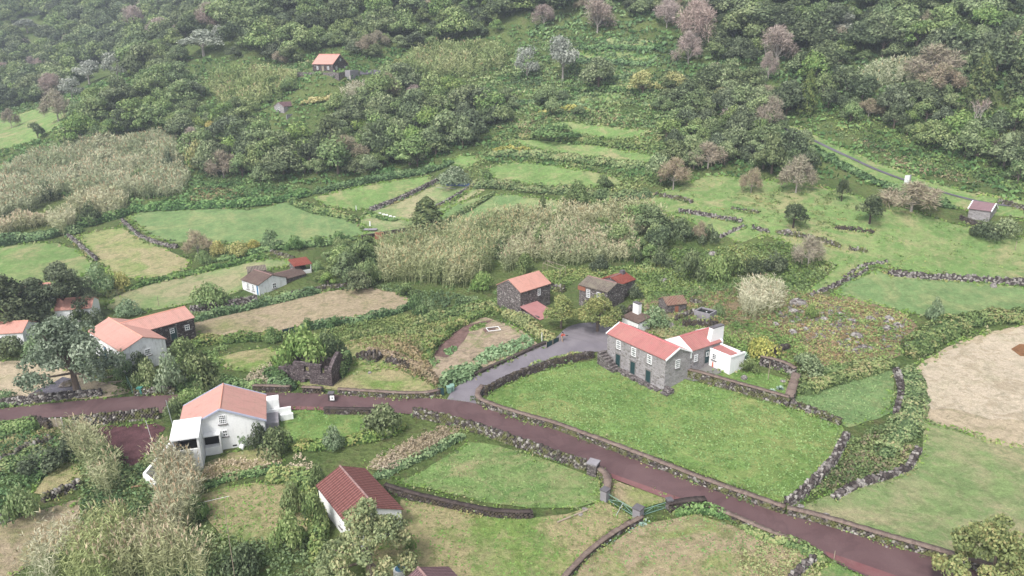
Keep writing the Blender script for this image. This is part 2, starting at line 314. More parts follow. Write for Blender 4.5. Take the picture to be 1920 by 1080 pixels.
FIELDS=[
('lush','905,752 935,727 1000,702 1080,681 1122,675 1135,684 1150,692 1200,714 1244,724 1275,708 1310,716 1350,728 1400,743 1440,754 1500,772 1574,800 1586,820 1558,868 1508,923 1462,944 1350,902 1200,848 1100,812 1000,782 930,766','bright green meadow below the two-storey stone house'),
('cool','1484,758 1495,742 1530,726 1580,710 1640,695 1674,697 1680,768 1645,786 1590,803 1574,796 1530,778','small square meadow east of the walled garden'),
('lush','1325,702 1360,695 1395,699 1440,703 1476,712 1486,732 1474,750 1430,742 1380,730 1332,714','small lawn inside the garden wall of the stone house'),
('tan','1712,730 1715,690 1745,668 1800,640 1860,620 1990,606 2000,850 1860,830 1790,805 1735,792','pale straw field at the right edge'),
('dull','1735,790 1790,805 1860,830 2000,850 2040,1140 1850,1080 1700,1032 1600,998 1512,966 1490,950 1540,932 1620,905 1700,882 1728,850','grazed green field along the road at the right'),
('cool','1560,550 1600,522 1640,508 1730,520 1990,545 1990,588 1820,590 1750,596 1690,584 1620,566','green meadow below the lichened wall'),
('green','1265,352 1330,328 1450,340 1540,352 1620,372 1700,392 1780,418 1850,432 1990,468 1990,535 1730,512 1640,500 1600,512 1545,545 1510,548 1570,500 1500,470 1440,440 1392,455 1340,440 1290,412 1180,385 1225,366','open pasture with scattered trees on the right slope'),
('green','955,264 985,260 1040,266 1120,274 1200,287 1265,300 1200,306 1120,296 1060,289 990,277','narrow upper terrace meadow'),
('green','912,316 960,303 1040,310 1110,322 1160,334 1170,345 1100,352 1020,347 930,336','wide terrace meadow above the tall conifer'),
('green','1015,233 1060,228 1130,236 1218,243 1205,257 1140,262 1080,250','top terrace meadow below the bramble'),
('cool','826,402 855,382 900,368 960,365 1062,378 1058,398 1000,406 900,432 840,438 828,425','cool green paddock right of the tall conifer'),
('green','588,370 640,357 700,345 808,330 805,345 770,360 730,378 690,395 640,392 605,385','green field above the walled enclosure'),
('dull','688,396 735,380 770,366 830,340 884,352 852,372 818,390 790,412 744,414','half dry plot inside the long walled enclosure'),
('dull','672,422 684,400 720,412 800,400 860,374 895,345 900,328 912,340 908,358 860,380 812,408 830,430 775,428 716,438 688,440','mown track around the walled enclosure'),
('cool','240,408 270,396 330,394 470,393 556,376 600,398 650,412 695,430 684,442 600,448 560,455 480,462 390,452 330,456 285,446','large green field left of the enclosure'),
('half2','148,442 200,430 238,426 272,450 325,474 352,488 350,505 310,520 225,524 195,505 168,480','half dry field between two stone walls'),
('green','-60,474 50,458 100,455 140,466 172,492 168,510 110,530 -60,552','rounded green field at the left edge'),
('dull','200,580 215,552 300,530 400,507 500,487 548,490 540,500 470,515 455,545 400,562 345,572 280,584','sloping grass strip left of the tiled cottage'),
('brown','360,603 420,587 530,562 640,542 700,540 750,552 770,566 762,578 700,592 620,605 560,618 480,632 400,634 362,628','long dry field between the ivy walls'),
('bed','793,702 797,662 850,617 905,594 960,610 1000,636 1012,652 960,672 880,702 832,728','vegetable garden beside the grey lane'),
('mixed','560,722 600,690 645,680 740,690 800,718 832,740 760,742 640,734','rough yard right of the roofless ruin'),
('lush','500,775 560,770 640,771 700,772 720,778 690,800 640,832 600,836 550,832 508,808','lawn between the white house and the road'),
('redsoil','170,806 205,800 290,794 312,803 288,840 262,868 240,876 222,862','bare red-brown plot left of the white house'),
('green','742,906 790,885 830,860 880,828 930,836 1000,856 1080,884 1122,900 1128,940 1080,952 990,955 900,940 820,922','walled green field below the road'),
('mixed','752,938 860,952 990,974 1060,966 1130,942 1186,970 1140,1008 1090,1045 1050,1110 700,1120 680,1060 740,985','mown grass in front of the long red-tiled barn'),
('half','1146,900 1200,918 1262,940 1210,952 1192,960 1140,930','grass triangle between gate and road'),
('half','1055,1110 1098,1050 1200,985 1300,966 1390,992 1450,1006 1505,1032 1540,1110','weedy field below the gate'),
('mixed','374,930 425,915 480,906 545,904 565,948 578,1000 545,1020 470,1020 420,1008 382,965','small plot left of the long barn'),
('brown','-60,1000 80,958 150,934 148,1000 90,1040 -60,1130','withered field in the lower left corner'),
('mixed','62,925 85,893 108,865 150,872 152,898 100,930','small grass strip between bramble banks'),
('brown','690,880 702,862 742,840 830,800 862,806 800,848 730,888','strip of tall dry grass above the walled field'),
('half','378,872 430,850 510,838 530,866 470,890 385,906','dry grass below the white house'),
('tan','-60,680 60,676 125,690 190,716 250,735 190,748 60,752 -60,762','dry yard behind the big grey-green tree'),
('mixed','405,672 450,660 510,652 528,668 480,700 430,694','grass pocket left of the ruin'),
('green','-80,235 60,206 132,192 128,222 100,245 60,266 -80,295','distant green field below the hazy forest'),
('green','-60,310 20,306 30,316 -60,332','sliver of distant meadow at the left edge'),
('green','428,124 462,122 456,131 426,132','tiny meadow in the forest'),
('green','838,308 862,292 892,292 900,304 872,316','small clearing above the enclosure'),
('green','1430,222 1500,240 1600,285 1680,318 1760,345 1850,368 1990,392 1990,430 1850,402 1740,376 1640,345 1560,305 1480,268 1430,245','bright verge along the hillside track'),
('lush','700,446 770,440 860,436 880,446 850,466 770,475 712,470','lawn with the garden table'),
('rocky','1195,560 1300,540 1400,520 1520,548 1600,560 1700,590 1725,620 1690,665 1620,690 1500,705 1420,668 1350,625 1270,610 1210,590','stony bracken ground right of the stone house'),
('mixed','1205,618 1260,602 1330,612 1330,630 1290,645 1240,632','grassy bank behind the stone house'),
('green','1500,1110 1560,1052 1620,1085 1660,1110','green verge at the bottom of the road'),
('dull','1120,72 1180,70 1240,80 1200,88 1120,84','faint clearing in the upper forest'),
('mixed','0,812 60,815 110,830 60,850 0,862','grass terrace left of the pallet'),
('mixed','500,720 640,640 800,620 800,700 740,690','weedy slope behind the ruin'),
('green','1085,178 1150,175 1202,186 1150,197 1090,190','small grass shelf in the terraced scrub'),
('green','962,168 1012,166 1034,176 985,182','grass patch under the silvery trees'),
('green','1236,226 1290,220 1340,222 1350,232 1262,240','narrow grass step left of the pasture trees'),
('green','1325,205 1370,200 1415,210 1370,216','little clearing in front of the dark thicket'),
('green','905,236 940,228 985,228 960,238 915,246','thin grass ledge at the ridge end'),
('green','1062,100 1120,96 1180,98 1238,108 1200,118 1080,114','fern-green shelf below the top pink tree'),
('green','1085,130 1130,127 1165,129 1200,138 1150,145 1105,142','small pale shelf between scrub bands'),
('green','1130,155 1170,150 1210,152 1215,161 1150,167','short green shelf above the yellow creeper'),
('half','440,224 490,222 470,240 450,240','dry gap on the bushy ridge'),
]
W_F=[]
for i,(m,s,lab) in enumerate(FIELDS):
    pl=PL(s);W_F.append(pl);big=1.2 if area(pl)>300 else .6
    patch('grass_field' if m not in('redsoil','bed','rocky') else {'redsoil':'bare_plot','bed':'garden_plot','rocky':'stony_ground'}[m],pl,M[m],lab,lift=.07+.003*(i%9),wob=.35*big)
patch('tilled_bed',PL('812,668 830,642 850,625 880,609 925,600 905,612 880,622 870,640 850,662 838,672'),M['soil'],'dark tilled bed in the vegetable garden',lift=.13,wob=.1)
patch('straw_patch',PL('1716,740 1722,695 1760,668 1810,642 1870,624 1990,612 1995,800 1880,790 1800,776 1740,770'),M['straw'],'bleached straw-coloured part of the right-hand field',lift=.125,wob=1.5)
patch('burnt_patch',PL('1895,655 1905,645 1960,650 1960,668 1910,668'),soil('burnt_soil',H('8C6648')),'small scorched patch in the straw field',lift=.17,wob=.4)
patch('ash_patch',PL('52,745 70,732 95,722 118,708 148,716 160,740 130,742 98,748'),M['ash'],'dark ash heap spread beside the big tree',lift=.14,wob=.2)
# ---------------- roads ----------------
def strip(name,A,B,mat,label,lift,n=90,shrink=0.):
    A=resamp(smooth_line(A[:,:2],2),1.);B=resamp(smooth_line(B[:,:2],2),1.)
    def rs(Q):
        d=np.r_[0,np.cumsum(np.hypot(*np.diff(Q,axis=0).T))];t=np.linspace(0,d[-1],n);return np.c_[np.interp(t,d,Q[:,0]),np.interp(t,d,Q[:,1])]
    A,B=rs(A),rs(B);B=B+(A-B)*shrink;m=7;V=[];
    for i in range(n):
        for j in range(m):
            p=A[i]+(B[i]-A[i])*j/(m-1);V.append((p[0],p[1],float(Z(p[0],p[1]))+lift))
    F=np.array([(i*m+j,i*m+j+1,(i+1)*m+j+1,(i+1)*m+j) for i in range(n-1) for j in range(m-1)])
    e1=np.array(V[F[0][1]])-np.array(V[F[0][0]]);e2=np.array(V[F[0][3]])-np.array(V[F[0][0]])
    if np.cross(e1,e2)[2]<0:F=F[:,::-1]
    o=mk(name,V,F,mat,smooth=True);return tag(o,label,'road',kind='structure')
def m_road(name,c,worn,st,wet=.75):
    g=NG(name,wet,.35);a=g.noise(.25,5,.6,.5);f=g.noise(14,4,.8);b=g.noise(1.1,5,.7,1.)
    cc=g.mix(g.ramp(a,[(.35,(0,0,0)),(.7,(1,1,1))]),c,worn);cc=g.mix(g.ramp(b,[(.6,(0,0,0)),(.75,(.35,)*3)]),cc,sc(worn,1.25))
    d_=g.noise(.12,5,.6,1.);cc=g.mix(g.ramp(d_,[(.45,(0,0,0)),(.5,(.4,)*3),(.56,(0,0,0))]),cc,sc(c,.62));vv=g.vor(.16,'Color');s2=g.n('ShaderNodeSeparateColor');g.l(vv,s2.inputs[0]);cc=g.mix(g.ramp(s2.outputs[0],[(.8,(0,0,0)),(.82,(.22,)*3)]),cc,sc(worn,1.3));cc=g.mix(1.,cc,g.ramp(f,[(.3,(.8,)*3),(.7,(1.18,)*3)]),'MULTIPLY');g.color(cc).bump(f,.35,.03);return g.m
M['road']=m_road('red_asphalt',H('62494A'),H('6E5656'),1)
M['lane']=m_road('grey_lane',H('8A8489'),H('78727A'),1);M['track']=m_road('track_asphalt',H('625E66'),H('6E6A72'),1)
M['redgrit']=m_road('bare_red_grit',H('7A4E50'),H('8A6664'),1,.95)
RU='-70,774 0,768 100,758 192,749 260,744 325,742 400,739 497,738 560,738 630,741 700,744 780,748 815,748 850,752 890,757 930,770 985,786 1042,808 1145,846 1235,881 1335,921 1437,956 1540,985 1665,1024 1772,1054 1900,1095 2010,1135'
RL='-70,797 0,792 95,785 135,783 225,780 300,776 400,771 532,769 605,771 680,773 740,775 800,782 855,792 905,806 960,824 1010,840 1095,872 1145,897 1200,919 1260,941 1350,969 1437,996 1515,1018 1565,1056 1600,1074 1680,1105 1800,1150'
strip('road',PL(RU),PL(RL),M['road'],'red-brown village road running across the picture',.16,150)
strip('road_verge_strip',PL('1146,890 1200,909 1260,931 1330,953'),PL('1148,899 1200,919 1260,941 1322,960'),M['redgrit'],'bare red strip along the road edge by the gate',.175,20)
strip('road_verge_strip',PL('1546,1036 1600,1054 1680,1082 1760,1112'),PL('1552,1046 1590,1066 1660,1094 1740,1125'),M['redgrit'],'broad bare red strip at the bottom of the road',.175,20)
strip('road_verge_strip',PL('532,763 570,764 606,765'),PL('532,769 570,770 606,771'),M['redgrit'],'short bare red strip beside the lawn',.175,10)
strip('lane',PL('838,750 850,730 870,718 900,703 960,675 1010,653 1030,645 1046,632 1062,614 1090,606 1130,606 1150,618'),PL('892,760 902,742 930,722 965,706 1000,692 1040,676 1070,668 1095,664 1120,660 1140,658 1150,655 1152,650'),M['lane'],'grey lane climbing from the road to the stone house',.13,70)
strip('track',PL('1425,228 1470,240 1520,259 1560,279 1600,297 1640,316 1700,339 1760,358 1820,374 1880,385 1990,404'),PL('1420,231 1464,244 1515,263 1555,284 1596,302 1636,321 1697,343 1757,362 1817,378 1879,390 1990,410'),M['track'],'narrow asphalt track up the hillside',.2,80,shrink=.4)
strip('track',PL('676,133 700,131 722,133'),PL('670,141 700,140 720,141'),M['track'],'short drive beside the hilltop house',.2,10)
patch('courtyard',PL('1262,706 1300,688 1340,680 1362,694 1330,712 1300,716'),m_road('yard_concrete',H('84827E'),H('74736E'),1),'grey concrete yard below the white annex',lift=.15,wob=.1,cat='courtyard')
# ---------------- building materials ----------------
def m_stone(name,c,dark,light,scale=2.2,joint=None,jw=.06):
    g=NG(name,.9,.15);cl=g.vor(scale,'Color',stretch=(1,1,1.7));ed=g.vor(scale,'Distance','DISTANCE_TO_EDGE',stretch=(1,1,1.7))
    sp=g.n('ShaderNodeSeparateColor');g.l(cl,sp.inputs[0]);n=g.noise(7,4,.7)
    cc=g.ramp(sp.outputs[0],[(0,dark),(.45,c),(.8,c),(1,light)]);cc=g.mix(1.,cc,g.ramp(n,[(.3,(.8,)*3),(.7,(1.18,)*3)]),'MULTIPLY')
    cc=g.mix(g.ramp(ed,[(jw*.5,(1,1,1)),(jw*1.6,(0,0,0))]),cc,joint or sc(dark,.6));st=g.noise(.7,4,.6)
    cc=g.mix(g.ramp(st,[(.5,(0,0,0)),(.75,(.45,)*3)]),cc,sc(dark,.9));g.color(cc).bump(g.math('ADD',g.math('MINIMUM',ed,.15),g.math('MULTIPLY',n,.1)),.8,.3);return g.m
def m_plaster(name,c,dirt,amt=.6,sc_=.9):
    g=NG(name,.8,.2);a=g.noise(sc_,6,.7,.6,stretch=(1,1,.45));b=g.noise(6,4,.7)
    cc=g.mix(g.ramp(a,[(.5,(0,0,0)),(.8,(amt,)*3)]),c,dirt);st=g.noise(1.6,6,.75,.3,stretch=(1,1,.22));cc=g.mix(g.ramp(st,[(.55,(0,0,0)),(.7,(amt*.6,)*3)]),cc,sc(dirt,.8));cc=g.mix(1.,cc,g.ramp(b,[(.3,(.92,)*3),(.7,(1.03,)*3)]),'MULTIPLY')
    g.color(cc).bump(b,.25,.05);return g.m
def m_sheet(name,c,c2,pitch=.22,sheet=1.0,axis=0):
    """ridged roofing sheets: ribs down the slope, sheet joints across"""
    g=NG(name,.6,.3);sx=g.n('ShaderNodeSeparateXYZ');g.l(g.tc.outputs['Object'],sx.inputs[0]);u=sx.outputs[axis];v=sx.outputs[1-axis]
    rib=g.math('SINE',g.math('MULTIPLY',u,2*math.pi/pitch));ju=g.math('FRACT',g.math('DIVIDE',u,sheet));jv=g.math('FRACT',g.math('DIVIDE',v,sheet*1.25))
    n=g.noise(.5,5,.7,.4);n2=g.noise(5,4,.7);cc=g.ramp(n,[(.3,c),(.75,c2)])
    cc=g.mix(g.ramp(ju,[(.0,(.28,)*3),(.05,(0,0,0))]),cc,sc(c,.6));cc=g.mix(g.ramp(jv,[(.0,(.3,)*3),(.05,(0,0,0))]),cc,sc(c,.6))
    st=g.noise(.9,6,.75,.6,stretch=(1.6,.35,1) if axis==0 else (.35,1.6,1));cc=g.mix(g.ramp(st,[(.5,(0,0,0)),(.68,(.55,)*3)]),cc,sc(c2,.62));st2=g.noise(2.2,6,.8);cc=g.mix(g.ramp(st2,[(.56,(0,0,0)),(.68,(.5,)*3)]),cc,H('9A8E80'));cc=g.mix(1.,cc,g.ramp(rib,[(0,(.88,)*3),(1,(1.04,)*3)]),'MULTIPLY');cc=g.mix(1.,cc,g.ramp(n2,[(.3,(.93,)*3),(.7,(1.05,)*3)]),'MULTIPLY')
    g.color(cc).bump(rib,.5,.03);return g.m
def m_tile(name,c,c2,moss=None,axis=0,row=.36,pitch=.3,dark=.5):
    g=NG(name,.9,.12);sx=g.n('ShaderNodeSeparateXYZ');g.l(g.tc.outputs['Object'],sx.inputs[0]);u=sx.outputs[axis];v=sx.outputs[1-axis]
    rib=g.math('SINE',g.math('MULTIPLY',u,2*math.pi/pitch));ru=g.math('FRACT',g.math('DIVIDE',v,row))
    n=g.noise(2.6,5,.8);big=g.noise(.5,5,.7,.5);cc=g.ramp(n,[(.3,c),(.7,c2)])
    cc=g.mix(1.,cc,g.ramp(rib,[(0,(dark,)*3),(.45,(1.05,)*3)]),'MULTIPLY');cc=g.mix(g.ramp(ru,[(0,(.6,)*3),(.16,(0,0,0))]),cc,sc(c,.35))
    if moss: cc=g.mix(g.ramp(big,[(.45,(0,0,0)),(.65,(.8,)*3)]),cc,moss)
    g.color(cc).bump(g.math('ADD',rib,n),.9,.08);return g.m
WHITE=(.78,.78,.77)
M['ashlar']=m_stone('grey_ashlar',H('A8A3A4'),H('88827F'),H('C0BBBC'),2.0,joint=H('B4AFAF'))
M['basalt']=m_stone('dark_basalt_masonry',H('6E6464'),H('48403F'),H('A29A96'),2.6)
M['rubble']=m_stone('grey_rubble_masonry',H('8C8482'),H('5E5654'),H('B8B2AE'),2.8)
M['ruin']=m_stone('sooty_ruin_masonry',H('74686A'),H('524848'),H('988E8A'),2.4)
M['white']=m_plaster('white_plaster',WHITE,H('C4C4C8'),.35)
M['oldwhite']=m_plaster('weathered_white_plaster',(.74,.74,.74),H('8E8C84'),.85,1.3)
M['trim']=plain('white_trim',(.78,.78,.78),.6,.04);M['greytrim']=plain('grey_blue_trim',H('B8BCD0'),.6,.05)
M['conc']=plain('concrete',H('9A969A'),.9,.15,1.5);M['dconc']=plain('dark_concrete',H('6C686C'),.9,.2,1.5)
M['pink']=m_sheet('pink_roof_sheets',H('DCA298'),H('D6A898'),.25,1.05);M['salmon']=m_sheet('salmon_roof_sheets',H('D8A092'),H('DEAA9C'),.25,1.1);
M['salmon_w']=m_sheet('salmon_roof_sheets_wing',H('D8A092'),H('DEAA9C'),.25,1.1,1)
M['orange']=m_sheet('orange_roof_sheets',H('D89C8C'),H('DEA898'),.25,1.0);M['red']=m_sheet('red_roof_sheets',H('BC7674'),H('C48A80'),.3,1.1)
M['red_w']=m_sheet('red_roof_sheets_wing',H('BC7674'),H('C48A80'),.3,1.1,1);M['rose']=m_sheet('rose_roof_sheets',H('C08482'),H('C89290'),.2,1.2,1)
M['tile']=m_tile('dark_red_tiles',H('8C5A56'),H('A0706A'),None,0,.52,.42,.62);M['btile']=m_tile('brown_tiles',H('8A6C70'),H('9C7E80'),None,0,.3,.25,.7)
M['oldtile']=m_tile('lichened_grey_tiles',H('7C7068'),H('B4A698'),H('9C9482'));M['mosstile']=m_tile('old_brown_tiles',H('755E58'),H('A08A80'),H('8E7C70'))
M['mosstile_w']=m_tile('old_brown_tiles_wing',H('755E58'),H('A08A80'),H('7E7068'),1);M['redtile']=m_tile('weathered_red_tiles',H('A04A40'),H('C87868'),H('A8695C'))
M['ridge']=plain('orange_ridge',H('EAA894'),.6,.06);M['ridgered']=plain('red_ridge',H('D08080'),.6,.06);M['ridgetile']=plain('grey_ridge_tiles',H('9A7C78'),.9,.3,3.)
M['glass']=plain('dark_window_glass',(.035,.04,.045),.15,.1,3.,.6);M['green']=M['green'];M['gdoor']=plain('dark_green_paint',H('2E4A4C'),.5,.1)
M['pgate']=plain('pale_green_paint',H('86A698'),.5,.1);M['ggate']=plain('green_gate_paint',H('3E6A5C'),.5,.1);M['dark']=plain('dark_interior',(.02,.02,.02),.9,.1);M['wood']=plain('weathered_wood',H('A89A88'),.8,.2,4.)
M['brick']=plain('orange_brick',H('A06A56'),.9,.15,4.);M['blue']=plain('blue_paint',H('4A86B4'),.5,.1);M['metal']=plain('galvanised_metal',H('B4BABC'),.4,.08)
M['lint']=plain('grey_lintel',H('85817F'),.9,.12,3.)
SIDE={'v-':lambda L,W:((0,-W/2),(1,0),(0,-1)),'v+':lambda L,W:((0,W/2),(-1,0),(0,1)),'u1':lambda L,W:((L/2,0),(0,1),(1,0)),'u0':lambda L,W:((-L/2,0),(0,-1),(-1,0))}
def face_mb(mb,o,t,n,a0,a1,d0,d1,z0,z1):
    P4=lambda a,d,z:(o[0]+t[0]*a+n[0]*d,o[1]+t[1]*a+n[1]*d,z)
    return mb.hexa([P4(a0,d1,z0),P4(a1,d1,z0),P4(a1,d0,z0),P4(a0,d0,z0),P4(a0,d1,z1),P4(a1,d1,z1),P4(a1,d0,z1),P4(a0,d0,z1)])
class House:
    def __init__(s,name,label,o,az,L,W,H_,rise,wall,roof,ov=.22,ridge=None,verge=None,foot=-1.6,cat='house',t=.12,open_v=None):
        s.r=root(name,o,az,label,cat);s.L,s.W,s.H,s.rise=L,W,H_,rise
        s.body('wall',0,0,L,W,H_,rise,wall,'u',foot)
        if roof: s.roof('roof',0,0,L,W,H_,rise,roof,'u',ov,ridge,verge,t)
    def body(s,name,cu,cv,L,W,H_,rise,mat,ax='u',foot=-1.6):
        X=lambda u,v,z:(cu+u,cv+v,z) if ax=='u' else (cu-v,cv+u,z)
        l,w=L/2,W/2
        V=[X(u,v,z) for u in(-l,l) for v,z in((-w,foot),(w,foot),(w,H_),(0,H_+rise),(-w,H_))]
        F=[(0,1,2,3,4),(9,8,7,6,5),(1,0,5,6),(2,1,6,7),(3,2,7,8),(4,3,8,9),(0,4,9,5)]
        return mk(name,V,F,mat,s.r)
    def roof(s,name,cu,cv,L,W,H_,rise,mat,ax='u',ov=.22,ridge=None,verge=None,t=.12,trim0=0.,trim1=0.):
        X=lambda u,v,z:(cu+u,cv+v,z) if ax=='u' else (cu-v,cv+u,z)
        mb=MB();sl=rise/(W/2);l=L/2+ov*.7;e=W/2+ov
        for sg in(-1,1):
            a=[X(-l+trim0,0,H_+rise+.02),X(l-trim1,0,H_+rise+.02),X(l-trim1,sg*e,H_-ov*sl+.02),X(-l+trim0,sg*e,H_-ov*sl+.02)]
            b=[(p[0],p[1],p[2]+t) for p in a];mb.hexa(a+b)
        rf=mb.obj(name,mat,s.r)
        if ridge: MB().tube(X(-l+trim0,0,H_+rise+t),X(l-trim1,0,H_+rise+t),.12,n=8).obj('ridge_cap',ridge,rf)
        if verge:
            for uu in(-l+trim0,l-trim1):
                m2=MB()
                for sg in(-1,1):
                    u0,u1=(uu-.14,uu+.06) if uu<0 else(uu-.06,uu+.14)
                    a=[X(u0,0,H_+rise-.02),X(u1,0,H_+rise-.02),X(u1,sg*e,H_-ov*sl-.02),X(u0,sg*e,H_-ov*sl-.02)]
                    m2.hexa(a+[(p[0],p[1],p[2]+t+.09) for p in a])
                m2.obj('verge',verge,rf)
        return rf
    def side(s,side):
        if isinstance(side,str): return SIDE[side](s.L,s.W)
        return side
    def window(s,side,a,z,w,h,nx=2,ny=3,frame='trim',sill=True,glass='glass',name='window'):
        o,t,n=s.side(side);m=MB();fw=.09;A0,A1=a-w/2,a+w/2
        face_mb(m,o,t,n,A0,A0+fw,.0,.06,z,z+h);face_mb(m,o,t,n,A1-fw,A1,.0,.06,z,z+h);face_mb(m,o,t,n,A0+fw,A1-fw,.0,.06,z+h-fw,z+h);face_mb(m,o,t,n,A0+fw,A1-fw,.0,.06,z,z+fw)
        for i in range(1,nx): x=A0+w*i/nx;face_mb(m,o,t,n,x-.03,x+.03,.0,.05,z+fw,z+h-fw)
        for i in range(1,ny): y=z+h*i/ny;face_mb(m,o,t,n,A0+fw,A1-fw,.0,.048,y-.03 if i*2!=ny else y-.05,y+.03 if i*2!=ny else y+.05)
        f=m.obj(name,M[frame],s.r)
        face_mb(MB(),o,t,n,A0+fw*.5,A1-fw*.5,-.02,.022,z+fw*.5,z+h-fw*.5).obj('pane',M[glass],f)
        if sill: face_mb(MB(),o,t,n,A0-.12,A1+.12,.0,.14,z-.14,z-.003).obj('sill',M['lint'],f)
        return f
    def door(s,side,a,z,w,h,mat='gdoor',lintel='lint'):
        o,t,n=s.side(side);d=face_mb(MB(),o,t,n,a-w/2,a+w/2,-.02,.035,z,z+h).obj('door',M[mat],s.r)
        m=MB()
        for i in(1,2): x=a-w/2+w*i/3;face_mb(m,o,t,n,x-.02,x+.02,.03,.05,z+.05,z+h-.05)
        m.obj('batten',M[mat],d)
        if lintel:
            m=MB();face_mb(m,o,t,n,a-w/2-.16,a+w/2+.16,.0,.05,z+h,z+h+.24);face_mb(m,o,t,n,a-w/2-.16,a-w/2,.0,.045,z,z+h);face_mb(m,o,t,n,a+w/2,a+w/2+.16,.0,.045,z,z+h)
            m.obj('door_frame',M[lintel],d)
        return d
R=math.radians
def by_eave(px,py,H_,az,L,W,cu,cv):
    """origin of a house whose eave corner (cu,cv) shows at a point of the photograph, H_ above the land"""
    p=P(px,py,H_);c,s_=math.cos(az),math.sin(az);u,v=cu*L/2,cv*W/2
    return (p[0]-c*u+s_*v,p[1]-s_*u-c*v,p[2])
# A: two-storey stone house with low wing and white kitchen annex
az=R(-55.8);A=House('stone_house','long two-storey grey stone house with red roof and white annex above the meadow',(20.92,102.83,.35),az,12.68,5.26,5.0,1.19,M['ashlar'],M['red'],.16,M['ridgered'],M['trim'])
for u in(-3.7,-.3,3.1): A.window('v-',u,3.25,.95,1.4,3,4)
for u,z in((-3.7,.3),(-.35,.25),(3.0,.05)): A.door('v-',u,z,.95,2.0)
A.window('u1',-.1,3.1,.95,1.35,3,4)
WL=7.0;wc=2.63+WL/2;wu=6.34-2.7
A.body('wing_wall',wu-.02,wc+.01,WL,5.3,5.0,1.3,M['ashlar'],'v',.5);A.roof('wing_roof',wu-.02,wc,WL,5.3,5.02,1.3,M['red_w'],'v',.12,M['ridgered'],None,trim0=.3,trim1=.3)
def parapet(h,cu,v,Wd,Hh,rise,th,mat,name='gable_parapet'):
    w_=Wd/2;V=[(cu+a,v+b,z) for b in(-th/2,th/2) for a,z in((-w_,Hh-1.2),(w_,Hh-1.2),(w_,Hh),(0,Hh+rise),(-w_,Hh))]
    mk(name,V,[(0,1,2,3,4),(9,8,7,6,5),(1,0,5,6),(2,1,6,7),(3,2,7,8),(4,3,8,9),(0,4,9,5)],mat,h.r)
parapet(A,wu-.02,2.72,5.5,5.15,1.45,.3,M['trim']);parapet(A,wu-.02,2.63+WL,5.5,5.15,1.4,.3,M['trim'])
ws=((6.30,4.6),(0,1),(1,0));A.window(ws,-.75,3.1,.8,1.1,3,3);A.door(ws,1.75,2.25,.9,2.1);A.window(ws,1.75,3.35,.5,.75,1,1,sill=False,name='door_window')
# annex: white block in front of the wing's far end
m=MB();m.box(6.36,10.3,6.85,10.1,0.2,4.35);aw=m.obj('annex_wall',M['white'],A.r)
m=MB();m.hexa([(6.6,7.15,4.5),(10.05,7.15,4.38),(10.05,9.0,4.38),(6.6,9.0,4.5),(6.6,7.15,4.72),(10.05,7.15,4.46),(10.05,9.0,4.46),(6.6,9.0,4.72)]);m.obj('annex_roof',M['red'],A.r)
m=MB();m.box(6.34,10.34,6.8,7.1,4.36,4.6);m.box(10.1,10.4,7.12,10.14,4.36,4.58);m.box(6.4,10.06,9.03,9.3,4.36,4.85);m.obj('annex_parapet',M['trim'],A.r)
m=MB();m.box(6.4,10.06,9.33,10.1,4.35,4.5);m.obj('annex_flat_roof',M['dconc'],A.r)
m=MB();m.hexa([(5.2,7.1,4.3),(5.95,7.1,4.3),(5.95,10.2,4.3),(5.2,10.2,4.3),(5.2,7.7,7.4),(5.95,7.7,7.4),(5.95,10.2,7.4),(5.2,10.2,7.4)]);ck=m.obj('chimney',M['white'],A.r)
MB().box(5.15,5.98,7.68,10.25,7.403,7.55).obj('chimney_cap',M['dconc'],ck)
asd=((8.3,6.85),(1,0),(0,-1));A.window(asd,-1.0,3.0,.75,1.0,2,3,frame='trim')
m=MB()
for i in range(7): m.box(-6.6+.0+i*.55,-5.95+i*.55,-4.5+.1,-3.0,-.6,2.2-i*.3)
st=m.obj('stone_steps',M['rubble']);st.location=A.r.location;st.rotation_euler=(0,0,az);tag(st,'flight of rough stone steps at the left end of the stone house','steps')
m=MB()
for i in range(9): m.box(-2.6+i*.95,-1.7+i*.95,-3.6-.2*(i%2),-2.75,-.6,.42-.03*i)
for i in range(3): m.box(6.5,7.9,-3.6+i*.5,-3.15+i*.5,-.6,.25+.3*i)
st=m.obj('stone_ledge',M['rubble']);st.location=A.r.location;st.rotation_euler=(0,0,az);tag(st,'low stone ledge along the foot of the three green doors','ledge')
# B: white house with pink roof
az=R(-72.2);B=House('white_house','white plastered house with pale pink roof, attic window and flat-roofed annex below the road',(-38.1,85.2,-.36),az,7.22,10.09,3.3,2.36,M['white'],M['pink'],.3,M['ridge'],M['greytrim'])
B.window('u1',.1,3.55,.92,1.25,4,4);B.window('u1',.2,1.75,.62,.9,2,2)
face_mb(MB(),*B.side('u1'),.9,1.4,.0,.03,.15,.35).obj('air_vent',M['dark'],B.r)
m=MB();m.hexa([(3.66,-5.5,4.75),(8.15,-5.5,4.45),(8.15,-2.25,4.45),(3.66,-2.25,4.75),(3.66,-5.5,5.0),(8.15,-5.5,4.7),(8.15,-2.25,4.7),(3.66,-2.25,5.0)]);m.obj('annex_roof',M['trim'],B.r)
m=MB();m.box(3.66,7.9,-5.35,-5.1,-1.5,4.45);m.box(3.66,7.9,-2.6,-2.35,-1.5,4.45);m.box(7.65,7.9,-5.1,-2.6,-1.5,2.9);m.box(3.66,3.8,-5.1,-2.6,-1.5,4.45);m.obj('annex_wall',M['oldwhite'],B.r)
MB().box(3.8,7.65,-5.1,-2.6,1.9,2.0).obj('annex_floor',M['dconc'],B.r)
m=MB();m.box(3.63,4.5,-2.3,-.5,-1.5,.95);m.box(3.63,4.5,-.5,-.32,-1.5,2.5);m.box(3.63,4.6,-2.3,-.32,2.5,2.68);m.obj('porch',M['white'],B.r)
